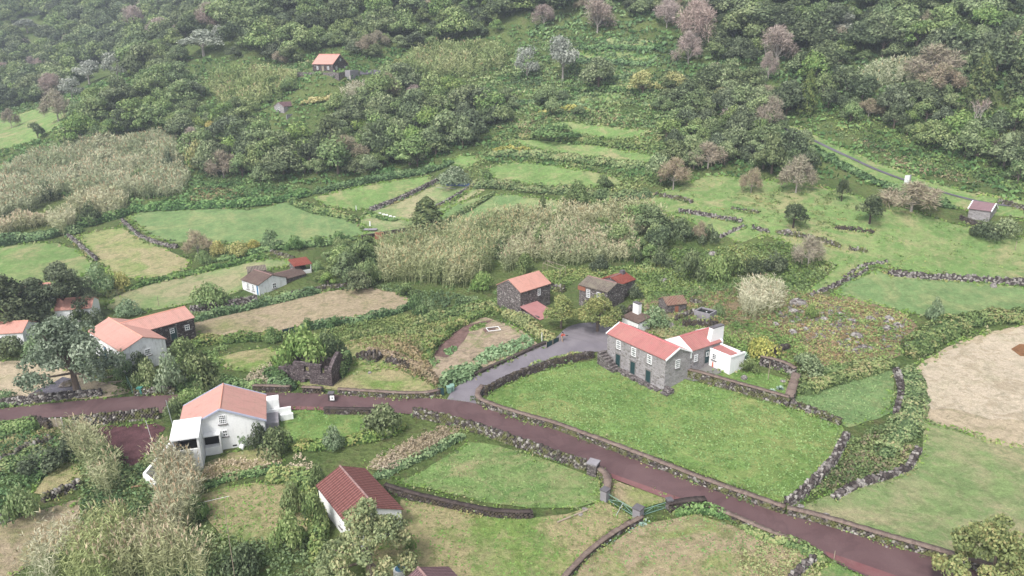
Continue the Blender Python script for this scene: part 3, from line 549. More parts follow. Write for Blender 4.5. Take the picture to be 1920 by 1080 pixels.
face_mb(MB(),(3.62,0),(0,1),(1,0),-2.3,-.5,.0,.03,.95,2.5).obj('porch_shade_panel',M['dark'],B.r)  # flat black panel; the shade inside the porch is put into its colour
m=MB()
def lbox(m,p,q,th,z0,z1a,z1b):
    p=np.array(p,float);q=np.array(q,float);d=(q-p)/np.linalg.norm(q-p);n=np.array([-d[1],d[0]])*th/2
    a=[p-n,q-n,q+n,p+n];return m.hexa([(x[0],x[1],z0) for x in a]+[(a[0][0],a[0][1],z1a),(a[1][0],a[1][1],z1b),(a[2][0],a[2][1],z1b),(a[3][0],a[3][1],z1a)])
lbox(m,(4.2,-5.6),(8.6,-8.7),.35,-1.5,2.9,1.1);lbox(m,(8.6,-8.7),(10.6,-7.2),.35,-1.5,1.1,.7);m.obj('ramp_wall',M['white'],B.r)
m=MB();m.hexa([(3.7,-5.1,-1),(7.4,-5.1,-1),(9.6,-7.4,-1),(8.2,-8.2,-1),(3.7,-5.1,1.3),(7.4,-5.1,1.0),(9.6,-7.4,.3),(8.2,-8.2,.3)]);m.obj('ramp',M['conc'],B.r)
m=MB();m.box(-1.5,1.6,5.1,6.7,-1.2,1.6);m.box(1.65,3.4,5.1,6.6,-1.2,.6);m.obj('side_terrace',M['conc'],B.r)
m=MB();m.box(-3.3,-1.9,5.1,6.9,1.5,3.3);m.box(-1.85,-1.5,5.1,8.4,-1,2.0);m.box(-1.48,-1.1,6.9,8.6,-1.,1.2);m.obj('side_block',M['white'],B.r)
# C: farmhouse
az=R(-41.3);Cc=House('farmhouse','white farmhouse with salmon roof and a dark stone wing, behind the big grey-green tree',(-62.68,108.9,.99),az,13.03,6.62,3.6,1.31,M['oldwhite'],M['salmon'],.22,M['ridge'])
Cc.window('u1',.4,1.75,.95,1.1,4,3);Cc.window('v-',1.8,1.7,.7,1.1,2,3);Cc.window('v-',4.8,1.7,.7,1.1,2,3);Cc.door('v-',-.6,.3,.9,2.0,'blue')
Cc.body('wing_wall',-2.7,7.15,7.7,6.2,3.58,1.2,M['basalt'],'v');Cc.roof('wing_roof',-2.7,5.6,10.8,6.2,3.6,1.2,M['salmon_w'],'v',.2,M['ridge'],trim0=.0)
cs=((.40,7.15),(0,1),(1,0));Cc.door(cs,.1,.7,1.0,2.05);Cc.window(cs,-.1,1.9,.75,.85,2,2,sill=False,name='door_window');Cc.window(cs,2.5,1.75,.8,.9,2,2)
# D: long barn
az=R(-54.8);D=House('long_barn','long low building with dark red tiled roof and white walls behind the yellowing tree',(-16.63,66.6,-.1),az,9.3,5.46,2.7,1.3,M['white'],M['tile'],.22,M['ridgetile'],cat='barn')
face_mb(MB(),*D.side('u1'),-1.4,1.6,.0,.04,.9,1.35).obj('stone_band',M['conc'],D.r);D.window('v-',1.5,1.0,.6,.8,2,2)
# E: stone house with orange roof and lean-to
az=R(43.4);E=House('orange_roofed_house','dark rough-stone house with plain orange roof above the lane',(2.24,130.41,1.0),az,7.91,6.43,5.0,1.74,M['rubble'],M['orange'],.15)
E.window('v-',.9,3.35,.75,1.25,2,3)
m=MB();m.box(-4.0,.2,-8.3,-3.25,-1.5,1.0);m.box(-4.0,-3.7,-7.9,-3.25,1.0,1.5);m.obj('shed_wall',M['rubble'],E.r)
m=MB();m.hexa([(-4.15,-8.45,1.02),(.35,-8.45,1.02),(.35,-3.24,2.25),(-4.15,-3.24,2.25),(-4.15,-8.45,1.14),(.35,-8.45,1.14),(.35,-3.24,2.37),(-4.15,-3.24,2.37)]);m.obj('shed_roof',M['rose'],E.r)
# F: small stone hut by the track
az=R(-48);Fh=House('stone_hut','small grey stone hut with brown roof and white verge beside the hillside track',(104.8,157.39,12.15),az,4.2,4.3,2.3,1.3,M['ashlar'],m_sheet('brown_roof_sheets',H('8E7074'),H('9A7C80')),.2,None,M['trim'],cat='hut')
# G: hilltop house
az=R(-30);g0=P(625.6,136.5);c_,s_=math.cos(az),math.sin(az);G=House('hilltop_house','dark stone house with bright orange roof on its own terrace high in the forest',(g0[0]-c_*5-s_*3.85,g0[1]-s_*5+c_*3.85,g0[2]),az,10,7.7,3.0,3.2,M['basalt'],M['salmon'],.2,M['ridgered'],cat='house')
for u in(-2.6,2.6): G.window('v-',u,1.1,.8,1.1,2,3)
G.door('v-',0,.1,.9,2.1,'wood');G.window('u1',-2.2,1.0,.8,1.1,2,3);G.window('u1',2.2,1.0,.8,1.1,2,3);G.window('u1',.1,4.0,.6,.8,2,2)
m=MB();m.box(-11,9.5,-6.2,-5.6,-5,.15);m.box(9.0,9.5,-5.6,1,-4,.15);m.obj('terrace_wall',M['rubble'],G.r)
MB().box(-11,9.0,-5.6,4,-4,.06).obj('terrace',M['conc'],G.r);MB().box(-7.6,-5.1,-1.,2.5,0,2.2).obj('side_shed',plain('maroon_boards',H('7A4C50')),G.r)
MB().box(9.6,12,-3,1.5,-3,.9).obj('water_tank',M['conc'],G.r)
# J: small house below it
az=R(57);o=by_eave(532,200,2.2,az,8.6,5.0,-1,-1);J=House('little_house','tiny grey stone house with brown roof beside the vine pergola on the upper slope',o,az,8.6,5.0,2.2,1.3,M['ashlar'],M['btile'],.15)
J.window('u0',0,.7,.8,1.2,2,3);J.window('v-',-.8,.7,.6,1.0,2,2);J.window('v-',2.2,.7,.8,1.2,2,3);MB().box(-6.5,5,-6.2,-5.9,-4,-.1).obj('terrace_wall',M['conc'],J.r)
# H, I: old houses behind the lane
az=R(-44);o=by_eave(1138.9,547.8,3.6,az,6.5,5.4,1,-1);Hh=House('old_tiled_house','old house with lichened grey tile roof and white sash windows behind the two yard trees',o,az,6.5,5.4,3.6,1.0,M['rubble'],M['oldtile'],.2,M['ridgetile'])
Hh.window('v-',-1.1,1.6,.85,1.5,3,4);Hh.window('v-',1.3,1.6,.85,1.5,3,4);MB().box(-3.6,-1.8,-2.74,-2.7,2.6,3.4).obj('brick_band',M['brick'],Hh.r)
az=R(45);o=by_eave(1165.6,533.3,3.0,az,4,4.9,-1,-1);I=House('red_tiled_house','small stone house with weathered red tile roof behind the grey-tiled one',o,az,4.6,4.9,3.0,.9,M['rubble'],M['redtile'],.15,M['ridgetile'])
I.window('u0',.3,2.0,.6,.6,1,1,sill=False);MB().box(.9,1.7,-.5,.3,3.6,4.6).obj('chimney',M['dconc'],I.r)
# K: cottage with outbuildings
az=R(-39);o=by_eave(484.6,534.8,2.3,az,6.1,6.4,1,-1);K=House('tiled_cottage','old white cottage with sagging brown tile roof and blue door trim behind the ivy wall',o,az,6.1,6.4,2.3,1.25,M['oldwhite'],M['mosstile'],.2,M['ridgetile'],cat='cottage')
K.window('u1',.3,.8,.9,1.1,2,2);K.window('v-',-.9,.7,.75,1.3,2,3);K.window('v-',1.0,.7,.75,1.3,2,3);K.door('v-',2.5,.0,.5,2.1,'blue',None)
K.body('wing_wall',.6,5.6,5.2,4.2,1.9,.9,M['rubble'],'v');K.roof('wing_roof',.6,5.2,5.9,4.2,1.9,.9,M['mosstile_w'],'v',.2,M['ridgetile'])
az2=R(25);o=by_eave(498,506,1.8,az2,3.4,2.6,1,-1);K2=House('ruined_outbuilding','small outbuilding with collapsed grey roof behind the tiled cottage',o,az2,3.6,2.8,1.8,.7,M['rubble'],M['oldtile'],.15,None,cat='outbuilding')
az2=R(35);o=by_eave(552.2,500,2.0,az2,3.6,3.2,-1,-1);Lr=root('open_shelter',o,az2,'little open shelter with orange tile roof and white half wall beside the cottage','shelter')
m=MB();m.hexa([(-2,-1.8,2.0),(2,-1.8,2.0),(2,1.8,2.7),(-2,1.8,2.7),(-2,-1.8,2.12),(2,-1.8,2.12),(2,1.8,2.82),(-2,1.8,2.82)]);m.obj('roof',M['redtile'],Lr)
m=MB();m.box(-1.6,1.6,1.4,1.6,-1,2.5);m.box(-1.8,-1.6,-1.4,1.6,-1,2.1);m.obj('back_wall',M['rubble'],Lr);MB().box(-.6,1.7,-1.7,-1.5,-1,.9).obj('half_wall',M['white'],Lr)
MB().box(1.6,1.75,-1.7,-1.5,-1,2.0).obj('post',M['trim'],Lr)
# M N O: houses at the left behind the dark trees
az=R(15);o=by_eave(171,577,2.6,az,6,5,1,-1);Mh=House('white_cottage','small white cottage with orange roof half hidden behind the dark tree',o,az,6,5,2.6,1.3,M['white'],M['orange'],.15,M['ridge'],cat='cottage');Mh.window('v-',.5,.9,.7,1.1,2,2)
az=R(20);o=by_eave(92,552,2.6,az,5,5,1,-1);Nh=House('hidden_cottage','cottage glimpsed between the two dark trees, salmon roof',o,az,5,5,2.6,1.5,M['oldwhite'],M['salmon'],.15,M['ridge'],cat='cottage');Nh.window('u1',0,.9,.7,1.1,2,2)
az=R(9);o=by_eave(41.7,623.5,2.3,az,9,5,1,-1);Oh=House('low_shed','low building with bright orange corrugated roof cut by the left edge',o,az,9,5,2.3,1.1,M['oldwhite'],M['orange'],.15,M['ridge'],cat='building')
az=R(24);o=by_eave(72,690,1.4,az,3,2,0,0)
# Q: water cistern, S: outhouse, T: ruined hut
p=P(1322,595);az=R(-42);Q=root('water_cistern',p,az,'square concrete water tank filled with black water above the annex','cistern')
m=MB();m.box(-1.5,1.5,-1.3,-1.1,-1,1.3);m.box(-1.5,1.5,1.1,1.3,-1,1.3);m.box(-1.5,-1.3,-1.1,1.1,-1,1.3);m.box(1.3,1.5,-1.1,1.1,-1,1.3);m.obj('wall',M['conc'],Q);MB().box(-1.3,1.3,-1.1,1.1,-.5,1.05).obj('water',plain('black_water',(.012,.012,.014),.12,.1,2.,.5),Q)
MB().box(.1,.3,-.1,.1,1.05,1.12).obj('float',M['trim'],Q)
az=R(-56);p=P(1192,614);So=root('outhouse',p,az,'broken-tiled outhouse with white walls and a tall white chimney behind the long red roof','outhouse')
m=MB();m.box(-2,2,-1.4,1.4,-1.5,1.6);m.obj('wall',M['white'],So);m=MB();m.hexa([(-2.1,-1.5,1.62),(2.1,-1.5,1.62),(2.1,1.5,2.2),(-2.1,1.5,2.2),(-2.1,-1.5,1.75),(2.1,-1.5,1.75),(2.1,1.5,2.33),(-2.1,1.5,2.33)]);m.obj('roof',M['mosstile'],So)
ch=MB().box(-1.6,-.2,.6,1.35,1.6,4.0).obj('chimney',M['white'],So);MB().box(-1.64,-.16,.56,1.39,4.003,4.15).obj('chimney_cap',M['dconc'],ch)
az=R(15);o=by_eave(1252,572,1.7,az,3.6,3.4,-1,-1);T=House('ruined_hut','half-collapsed stone hut with rust-coloured tiles among the terrace walls',o,az,3.8,3.4,1.7,.9,M['rubble'],m_tile('rusty_tiles',H('9A7060'),H('C4A08E'),H('9A8A74')),.2,None,cat='hut');T.door('v-',.0,0,.7,1.4,'brick',None)
# P: roofless ruin
az=R(-15);p=P(590,722);p=(p[0]+.3,p[1]+2.9,p[2]-.2);p=(p[0],p[1],p[2]-.5);Pr=root('roofless_ruin',p,az,'roofless black stone ruin with empty windows and a tall gable beside the road','ruin')
m=MB();w0=-2.75
def wallseg(m,x0,x1,y0,y1,z0,z1): m.box(x0,x1,y0,y1,z0,z1)
for x0,x1,z0,z1 in((-3,-1.2,-1,4.1),(-1.2,-.4,-1,.6),(-1.2,-.4,1.5,2.6),(-1.2,-.4,3.7,4.05),(-.4,1.6,-1,3.95),(1.6,2.2,-1,2.6),(2.2,2.8,-1,3.8),(-4.1,-3,-1,3.2),(-5.6,-4.1,-1,3.0),(-4.1,-3.6,-1,3.3)):
    m.box(x0+.004*x1,x1,w0,w0+.55,z0,z1+random.uniform(-.05,.05))
m.obj('front_wall',M['ruin'],Pr);m=MB()
V=[(x,y,z) for x in(2.8,3.4) for y,z in((-2.8,-1),(2.8,-1),(2.8,3.2),(1.3,4.2),(.2,5.2),(-.6,5.0),(-2.0,4.1),(-2.8,3.4))]
m.add(V,[tuple(range(8)),tuple(range(15,7,-1))]+[((i+1)%8,i,8+i,8+(i+1)%8) for i in range(8)]);m.obj('gable_wall',M['ruin'],Pr)
m=MB();m.box(-5.6,2.8,2.2,2.75,-1,2.8);m.box(-5.6,-5.0,-2.2,2.2,-1,2.6);m.obj('back_wall',M['ruin'],Pr)
# U: roof at the bottom edge, V barrel
az=R(-54);p=P(785,1067,4.0);c_,s_=math.cos(az),math.sin(az);U_=House('tiled_outbuilding','brown tiled roof of an outbuilding cut by the bottom edge',(p[0]+c_*3.5,p[1]+s_*3.5,p[2]),az,7,6,2.6,1.4,M['oldwhite'],M['btile'],.2,M['ridgetile'],cat='outbuilding')
p=P(749,1085);V_=root('water_tank',p,0,'blue and white plastic water tank at the bottom edge','tank');m=MB();m.tube((0,0,-.3),(0,0,1.1),.55,n=20);m.obj('body',M['trim'],V_);m=MB();m.tube((.1,.1,1.1),(.1,.1,1.35),.5,.3,n=20);m.obj('lid',plain('blue_plastic',H('4F7C9A'),.5),V_)
# ---------------- dry-stone walls ----------------
def m_dry(name,stops,moss=None):
    g=NG(name,.95,.1);n=g.noise(5,4,.7);c=g.ramp(g.attr(),stops)
    c=g.mix(1.,c,g.ramp(n,[(.3,(.7,)*3),(.7,(1.3,)*3)]),'MULTIPLY')
    if moss: c=g.mix(g.ramp(g.noise(1.2,4,.7),[(.46,(0,0,0)),(.58,(.85,)*3)]),c,moss)
    g.color(c).bump(n,.8,.1);return g.m
BK,DG,MG,LG=H('46403E'),H('645C5A'),H('8C8682'),H('B2ADA6')
M['dry']=m_dry('dry_stone',[(0,BK),(.5,DG),(.75,MG),(1,LG)],H('6C7044'))
M['drydark']=m_dry('dark_dry_stone',[(0,BK),(.6,sc(BK,1.4)),(.85,DG),(1,MG)],H('5C5444'))
M['drylight']=m_dry('lichened_dry_stone',[(0,BK),(.35,DG),(.6,MG),(1,LG)])
M['cap']=m_dry('wall_capping',[(0,H('7A6A62')),(1,H('8C7C72'))]);M['capdark']=m_dry('dark_wall_capping',[(0,H('48403E')),(1,H('5A504C'))])
def wall(label,s,h=1.1,th=.6,mat='dry',cap=None,name='stone_wall',ss=.33,rag=.09,cat='wall',world=None):
    pl=PL(s) if world is None else world
    pl=resamp(smooth_line(pl[:,:2],1) if len(pl)>2 else pl[:,:2],ss)
    n=len(pl);d=np.gradient(pl,axis=0);d/=np.maximum(np.hypot(d[:,0],d[:,1])[:,None],1e-6);nn=np.c_[-d[:,1],d[:,0]];z=Z(pl[:,0],pl[:,1])
    g=np.random.default_rng(int(abs(pl[0,0])*100+n));c0=pl.mean(0);z0=float(z.mean())
    rows=max(2,int(round(h/.24)));V=[];F=[];A=[]
    def blk(c,t,q,l,w,z0_,z1_,a):
        o=len(V);j=lambda:g.uniform(-.04,.04)
        for zz in(z0_,z1_):
            for u,v in((-1,-1),(1,-1),(1,1),(-1,1)): V.append((c[0]+t[0]*u*l+q[0]*v*w+j()-c0[0],c[1]+t[1]*u*l+q[1]*v*w+j()-c0[1],zz+j()-z0))
        for f in((4,5,6,7),(0,1,5,4),(1,2,6,5),(2,3,7,6),(3,0,4,7)): F.append([o+k for k in f]);A.append(a)
    for r in range(rows):
        zz=-.25 if r==0 else h*r/rows;zt=h*(r+1)/rows
        for i in range(n-1):
            c=(pl[i]+pl[i+1])/2+d[i]*(ss*.5*(r%2));top=r==rows-1
            hz=zt+(g.uniform(-rag,rag*1.3) if top and not cap else 0)
            q=nn[i];wd=th/2*(1.08-.16*r/rows)
            nc=max(2,int(round(th/.32)))
            for ci in range(nc):
                sd=(ci+.5)/nc*2-1;hz2=hz+(g.uniform(-rag,rag) if top and not cap else 0);cc=c+q*sd*wd+d[i]*g.uniform(-.1,.1)*ss;blk(cc,d[i],q,ss*.5*g.uniform(.7,1.1),wd/nc*g.uniform(.8,1.15),z[i]+zz,z[i]+hz2,g.random()**1.3)
    o=mk(name,V,np.array(F),M[mat],None,A,loc=(c0[0],c0[1],z0));tag(o,label,cat)
    if cap:
        V=[];F=[];A=[];k=0
        for i in range(n):
            q=nn[i]*(th/2+.05);
            for sd in(-1,1):
                jt=1+g.uniform(-.09,.12);jz=g.uniform(-.03,.06)
                for zz in(h-.0,h+.08+jz): V.append((pl[i][0]+q[0]*sd*jt-c0[0],pl[i][1]+q[1]*sd*jt-c0[1],z[i]+zz-z0))
        for i in range(n-1):
            a=i*4;b=a+4;F+=[(a,b,b+1,a+1),(a+1,b+1,b+3,a+3),(a+3,b+3,b+2,a+2)]
            A+=[g.random()]*3
        F+=[(0,1,3,2),((n-1)*4,(n-1)*4+2,(n-1)*4+3,(n-1)*4+1)];A+=[.5,.5]
        mk('capping',V,np.array(F),M[cap],o,A)
    return o
WALLS=[]
def W(*a,**k):
    o=wall(*a,**k);WALLS.append((PL(a[1])[:,:2],(k.get('th') or (a[3] if len(a)>3 else .6))));return o
W('capped stone wall along the road below the bright green meadow','905,733 896,744 896,756 912,765 960,781 1000,793 1042,804 1100,826 1145,842 1235,877 1335,917 1437,952 1470,964',.95,.65,'dry','cap')
W('capped stone wall along the road below the grazed right-hand field','1474,965 1540,981 1600,999 1665,1019 1772,1049 1900,1090 2000,1125',.95,.65,'dry','cap')
W('dark mossy wall between the grey lane and the bright green meadow','908,741 935,725 970,709 1000,698 1040,686 1080,676 1112,670',1.15,.6,'drydark')
W('low dark kerb wall on the upper side of the grey lane','884,708 920,691 960,674 1000,655 1025,645',.45,.5,'drydark','capdark')
W('black and white lichened wall running down from the courtyard past the walled garden','1276,704 1310,712 1350,724 1400,738 1440,749 1478,760',1.3,.7,'dry','cap')
W('end of the lichened wall beyond the garden corner','1482,761 1520,775 1555,789 1574,797',1.0,.6,'dry')
W('thick grey-capped wall on the east side of the small lawn','1478,757 1486,732 1492,712',1.1,1.1,'dry','cap')
W('curved back wall of the small lawn','1490,708 1474,698 1450,690 1425,684',1.5,.7,'rubbledry' if 0 else 'drylight','cap')
W('broken pale stone wall at the east end of the bright meadow','1587,820 1572,850 1562,870 1540,895 1520,915 1495,938 1476,948',1.0,.9,'drylight',rag=.17)
W('low tumbled wall under the bracken slope, beside the grazed field','1722,845 1712,865 1700,883 1660,897 1620,908 1585,922 1562,938',.6,.8,'drylight',rag=.17)
W('mossy pale wall on the east side of the small square meadow','1678,697 1686,716 1690,738 1683,765 1678,780',.9,.8,'drylight',rag=.14)
W('dark low wall with white end beside the lawn entrance','608,776 660,777 705,778',.9,.55,'drydark','capdark')
W('lichened retaining wall between the road and the walled green field','775,780 830,792 880,806 930,822 960,833 1010,850 1060,868 1098,881',1.3,.6,'dry')
W('short curved capped wall turning in from the road to the green gate','1122,890 1138,905 1139,925 1134,934',1.0,.75,'dry','cap')
W('low brown-capped wall sweeping from the gate pillar to the bottom edge','1205,976 1160,1000 1120,1028 1085,1060 1050,1100',.6,.45,'drydark','cap')
W('short wall with flat top beside the small green gate','1250,958 1285,952 1322,949',1.0,.7,'drydark','capdark')
W('low wall with bleached top along the lower road edge','1330,957 1380,977 1437,1003 1500,1025',.6,.5,'dry','cap')
W('pale stone wall piece among weeds below the road','1480,1098 1500,1075 1525,1052',.8,.7,'drylight',rag=.17)
W('straight black wall across the mown grass behind the long barn','722,920 780,938 850,954 920,969 975,972 996,971',.85,.5,'drydark','capdark',rag=.04)
W('pale lichened wall along the road beside the big grey-green tree','-60,764 0,762 60,755 120,748 192,742',1.1,.6,'drylight')
W('rough wall under shrubs on the north side of the road','252,742 290,739 328,737',1.1,.6,'dry')
W('brown-topped wall on the north side of the road behind the white house','475,733 510,734 545,735',.95,.6,'drydark','cap')
W('short wall between two openings in front of the ruin','567,736 590,737 604,738',.95,.6,'drydark','cap')
W('long brown-topped wall from the letterbox pillar to the grey lane','634,740 700,744 770,748 808,746 824,741',.95,.6,'dry','cap')
W('tall black and white wall south of the road above the red-brown plot','138,799 180,796 230,790 298,784',1.5,.6,'dry')
W('dark wall end under the hedge beside the pallet','60,797 85,800 93,803',1.3,.6,'drydark')
W('ivy-topped wall at the bottom of the small grass strip','78,942 110,930 150,912',1.0,.7,'dry')
W('lichened wall foot at the left edge of the withered field','-20,985 10,980 35,968',.9,.7,'drylight')
W('crumbling wall between two grass terraces at the left','0,870 35,850 70,836 98,826',.7,.8,'dry',rag=.17)
W('curving grey field wall between the half dry field and the large green field','230,416 245,432 262,446 287,456 312,464 332,465',.95,.7,'drylight')
W('grey field wall between the rounded field and the half dry field','128,444 145,458 163,474 182,490',.9,.7,'drylight')
W('pale wall on the left side of the long enclosure','694,397 720,388 745,378 770,368 800,352 824,340',1.3,.9,'drylight')
W('low wall on the right side of the long enclosure','800,398 822,386 854,369 875,355 893,344',.7,.6,'drylight')
W('dark garden wall behind the table and chairs','678,450 716,443 745,438 778,432 815,430 835,432',1.0,.5,'drydark','capdark')
W('tall grey wall above the long dry field','357,588 400,580 440,574 482,566',1.4,.7,'drylight')
W('collapsed wall behind the tiled cottage','508,476 530,482 545,487 553,491',.9,.7,'dry',rag=.14)
W('long lichened wall crossing the right-hand meadows','1664,516 1700,519 1740,523 1800,526 1860,530 1990,538',1.0,.9,'drylight',rag=.2)
W('upper of two thin pale walls on the meadow corner','1582,522 1600,510 1622,498 1662,494',.6,.6,'drylight',rag=.2)
W('lower of two thin pale walls on the meadow corner','1520,556 1548,544 1590,526 1612,516 1626,506',.6,.6,'drylight',rag=.2)
W('broken wall with a big pale boulder on the right slope','1456,437 1480,442 1510,446 1537,453 1574,465',.8,.8,'dry',rag=.17)
W('short ruined wall stub below the orchard wall','1590,468 1608,470 1626,473',.6,.8,'dry',rag=.17)
W('short brown wall stub below the dark round tree','1564,428 1600,432 1638,437',.6,.8,'drydark',rag=.17)
W('old wall end beneath the brown bush on the slope','1222,367 1250,370 1275,375 1298,381',.8,.8,'dry',rag=.17)
W('pale wall along the top of the small triangular meadow','1272,398 1305,402 1336,408 1365,413 1390,417',.8,.8,'drylight',rag=.17)
W('thin wall on the west side of the small corner meadow','1350,446 1372,436 1396,425',.6,.6,'drylight',rag=.2)
W('lichened wall on the east side of the small corner meadow','1410,428 1425,433 1442,438',.7,.7,'drylight',rag=.17)
W('crescent of stones on the open slope','1370,392 1395,397 1422,400',.5,.7,'dry',rag=.17)
W('dark wall in front of the little stone hut','1798,410 1815,418 1840,426 1872,434',.9,.5,'drydark')
W('stone parapet along the hillside track beyond the hut','1870,380 1895,387 1925,396 1990,412',1.0,.5,'dry')
W('ruined terrace wall behind the old tiled house','1020,540 1040,543 1058,548',1.2,.8,'dry',rag=.17)
W('tumbled wall beside the ruined hut','1266,603 1285,596 1306,588',1.0,.7,'dry',rag=.17)
W('terrace wall above the roof of the wing','1278,612 1300,612 1325,614 1344,612',1.1,.7,'drydark',rag=.2)
W('loose wall climbing past the water tank','1293,566 1312,572 1320,578',.8,.7,'dry',rag=.17)
W('dark rubble wall left of the outhouse','1150,600 1165,594 1180,588 1188,580',1.0,.8,'drydark',rag=.17)
W('mossy heap of a fallen wall right of the ruin','672,668 690,672 712,676',.9,1.6,'drydark',rag=.35)
W('second mossy heap of fallen wall in the weeds','725,678 745,682 770,690',.7,1.2,'drydark',rag=.17)
W('dark wall behind the walled garden','1432,678 1445,668 1462,662 1478,655',1.1,.8,'drydark',rag=.14)
W('hidden field wall under ivy at the top of the long dry field','545,556 600,545 650,540',1.0,.7,'dry')
# ---------------- leafy things ----------------
G1,G2,G3,G4=H('4E6342'),H('647A4C'),H('7E9658'),H('9AAA6C')
LM={}
LM['ever']=leafmat('evergreen_leaves',[H('3C4A32'),H('5A6C42'),H('7E905A'),H('A2AC76')],.24)
LM['dark']=leafmat('dark_leaves',[H('303E2C'),H('46543A'),H('606E4C'),H('808C64')],.2)
LM['lime']=leafmat('fresh_green_leaves',[H('526A3A'),H('6C8648'),H('869C58'),H('A2AE70')],.12)
LM['yellow']=leafmat('yellow_green_leaves',[H('788048'),H('989A56'),H('B8B068'),H('C6BC7E')],.12)
LM['silver']=leafmat('silvery_leaves',[H('6A7064'),H('8A9082'),H('A6AA9C'),H('BCBEB0')],.08,hv=.01)
LM['greygreen']=leafmat('grey_green_leaves',[H('50664A'),H('6A825A'),H('889E72'),H('A6B48E')],.08)
LM['bigleaf']=leafmat('dull_green_leaves',[H('4C5C46'),H('667858'),H('869676'),H('A6B294')],.05)
LM['autumn']=leafmat('yellowing_leaves',[H('5E6E44'),H('7A8654'),H('98A064'),H('AC9E6C')],.08)
LM['twig']=leafmat('bare_twigs',[H('806E68'),H('9A8880'),H('B2A096'),H('BCAEA4')],.1,.1,.01)
LM['brown']=leafmat('brown_twigs',[H('7C7060'),H('968872'),H('A89A82'),H('98A070')],.12,.1,.01)
LM['ivy']=leafmat('ivy_leaves',[H('3E5832'),H('547342'),H('729054'),H('90A468')],.12)
LM['bramble']=leafmat('bramble_leaves',[H('4C643A'),H('6C8448'),H('8C9C5A'),H('A89C6A')],.12)
LM['rust']=leafmat('rusty_bracken',[H('6E6C4C'),H('88805A'),H('9C8862'),H('A8927A')],.12)
LM['drybrown']=leafmat('brown_seed_grass',[H('867C5E'),H('9A8C6C'),H('AC9C7E'),H('B8AA90')],.08)
LM['straw']=leafmat('dry_straw',[H('A49474'),H('B8A688'),H('C8B89C'),H('CFC0A8')],.08)
LM['cane']=leafmat('cane_leaves',[H('7C8A5C'),H('98A074'),H('B0B08A'),H('C2BC9C')],.08,.15)
LM['canegreen']=leafmat('green_cane_leaves',[H('728650'),H('8E9A60'),H('AAAC78'),H('BEB88A')],.08,.15)
LM['plume']=leafmat('cane_plumes',[H('A8926C'),H('B8A27C'),H('C4B08E')],.06,.1)
LM['conifer']=leafmat('conifer_leaves',[H('3E4E30'),H('54663C'),H('6C7A48'),H('84884E')],.1)
LM['grass']=leafmat('grass_tufts',[H('5E7E40'),H('6E9048'),H('82A056'),H('94A864')],.1)
LM['veg']=leafmat('vegetable_leaves',[H('567848'),H('6E9058'),H('8AA66E'),H('A0B482')],.1)
LM['agave']=leafmat('blue_green_leaves',[H('7E9C8C'),H('9CB4A4'),H('B8C8B8')],.1)
BARK=plain('bark',H('7A6C62'),.95,.25,5.);PALEBARK=plain('pale_bark',H('AEA69E'),.95,.2,5.);DARKBARK=plain('dark_bark',H('504640'),.95,.25,5.)
def crown(g,n,R_,Hc,nb,br,leaf,flat=1.0,jit=.55,base=0.):
    """leaf quads on clumps spread through a dome: V,F,v"""
    C=[];Nn=[];A=[]
    cs=[]
    for i in range(nb):
        t=g.random()*2*math.pi;u=g.random()**.55;ph=g.random()
        r=R_*u*.78;z=base+Hc*(1-u**2)*(.45+.45*ph)+Hc*.12*ph
        cs.append((r*math.cos(t),r*math.sin(t),z,br*g.uniform(.75,1.25),g.uniform(-.22,.22)))
    cs.append((0,0,base+Hc*.72,br*1.1,.1))
    per=n//len(cs)
    for cx,cy,cz,b,tone in cs:
        d=g.normal(size=(per,3));d[:,2]=np.abs(d[:,2])*.95-.28;d/=np.linalg.norm(d,axis=1)[:,None]
        rr=b*(.78+.3*g.random(per))*(1+.18*np.sin(d[:,0]*5+cx)*np.sin(d[:,1]*5+cy))
        C.append(np.c_[cx+d[:,0]*rr,cy+d[:,1]*rr,cz+d[:,2]*rr*flat]);Nn.append(d+g.normal(size=(per,3))*jit)
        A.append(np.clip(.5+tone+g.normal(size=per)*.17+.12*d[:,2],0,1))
    C=np.concatenate(C);Nn=np.concatenate(Nn);A=np.concatenate(A)
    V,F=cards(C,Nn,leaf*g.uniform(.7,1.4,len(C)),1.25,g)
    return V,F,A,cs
def branches(g,mb,p,d,L,r,depth,out,spread=.6,up=.25):
    q=p+d*L;mb.tube(p,q,r,r*.68,5 if r>.06 else 4)
    if depth==0: out.append((q,d));return
    for i in range(2 if g.random()<.5 else 3):
        e=(d+Vector((g.normal()*spread,g.normal()*spread,g.normal()*spread*.5+up))).normalized()
        branches(g,mb,q,e,L*g.uniform(.62,.85),r*.62,depth-1,out,spread,up)
PROTO={}
def make_proto(key,seed,leafm,R_=4.,Hc=4.,trunk=2.,n=1800,leaf=.42,nb=13,br=1.5,bark=BARK,flat=.85,jit=.55,limbs=True,lean=0.):
    g=np.random.default_rng(seed);V,F,A,cs=crown(g,n,R_,Hc,nb,br,leaf,flat,jit,trunk)
    me_c=mk('crown',V,F,LM[leafm],None,A);mb=MB();top=Vector((lean,0,trunk+Hc*.25));mb.tube((0,0,-.5),top,.07*R_,.045*R_,7)
    if limbs:
        for c in cs[:8]: mb.tube(top*.7,Vector(c[:3]),.028*R_,.012*R_,5)
    me_t=mb.obj('trunk',bark);PROTO[key]=(me_c.data,me_t.data,R_,Hc*.9+trunk+br*.5,trunk)
    for o in(me_c,me_t): bpy.data.objects.remove(o)
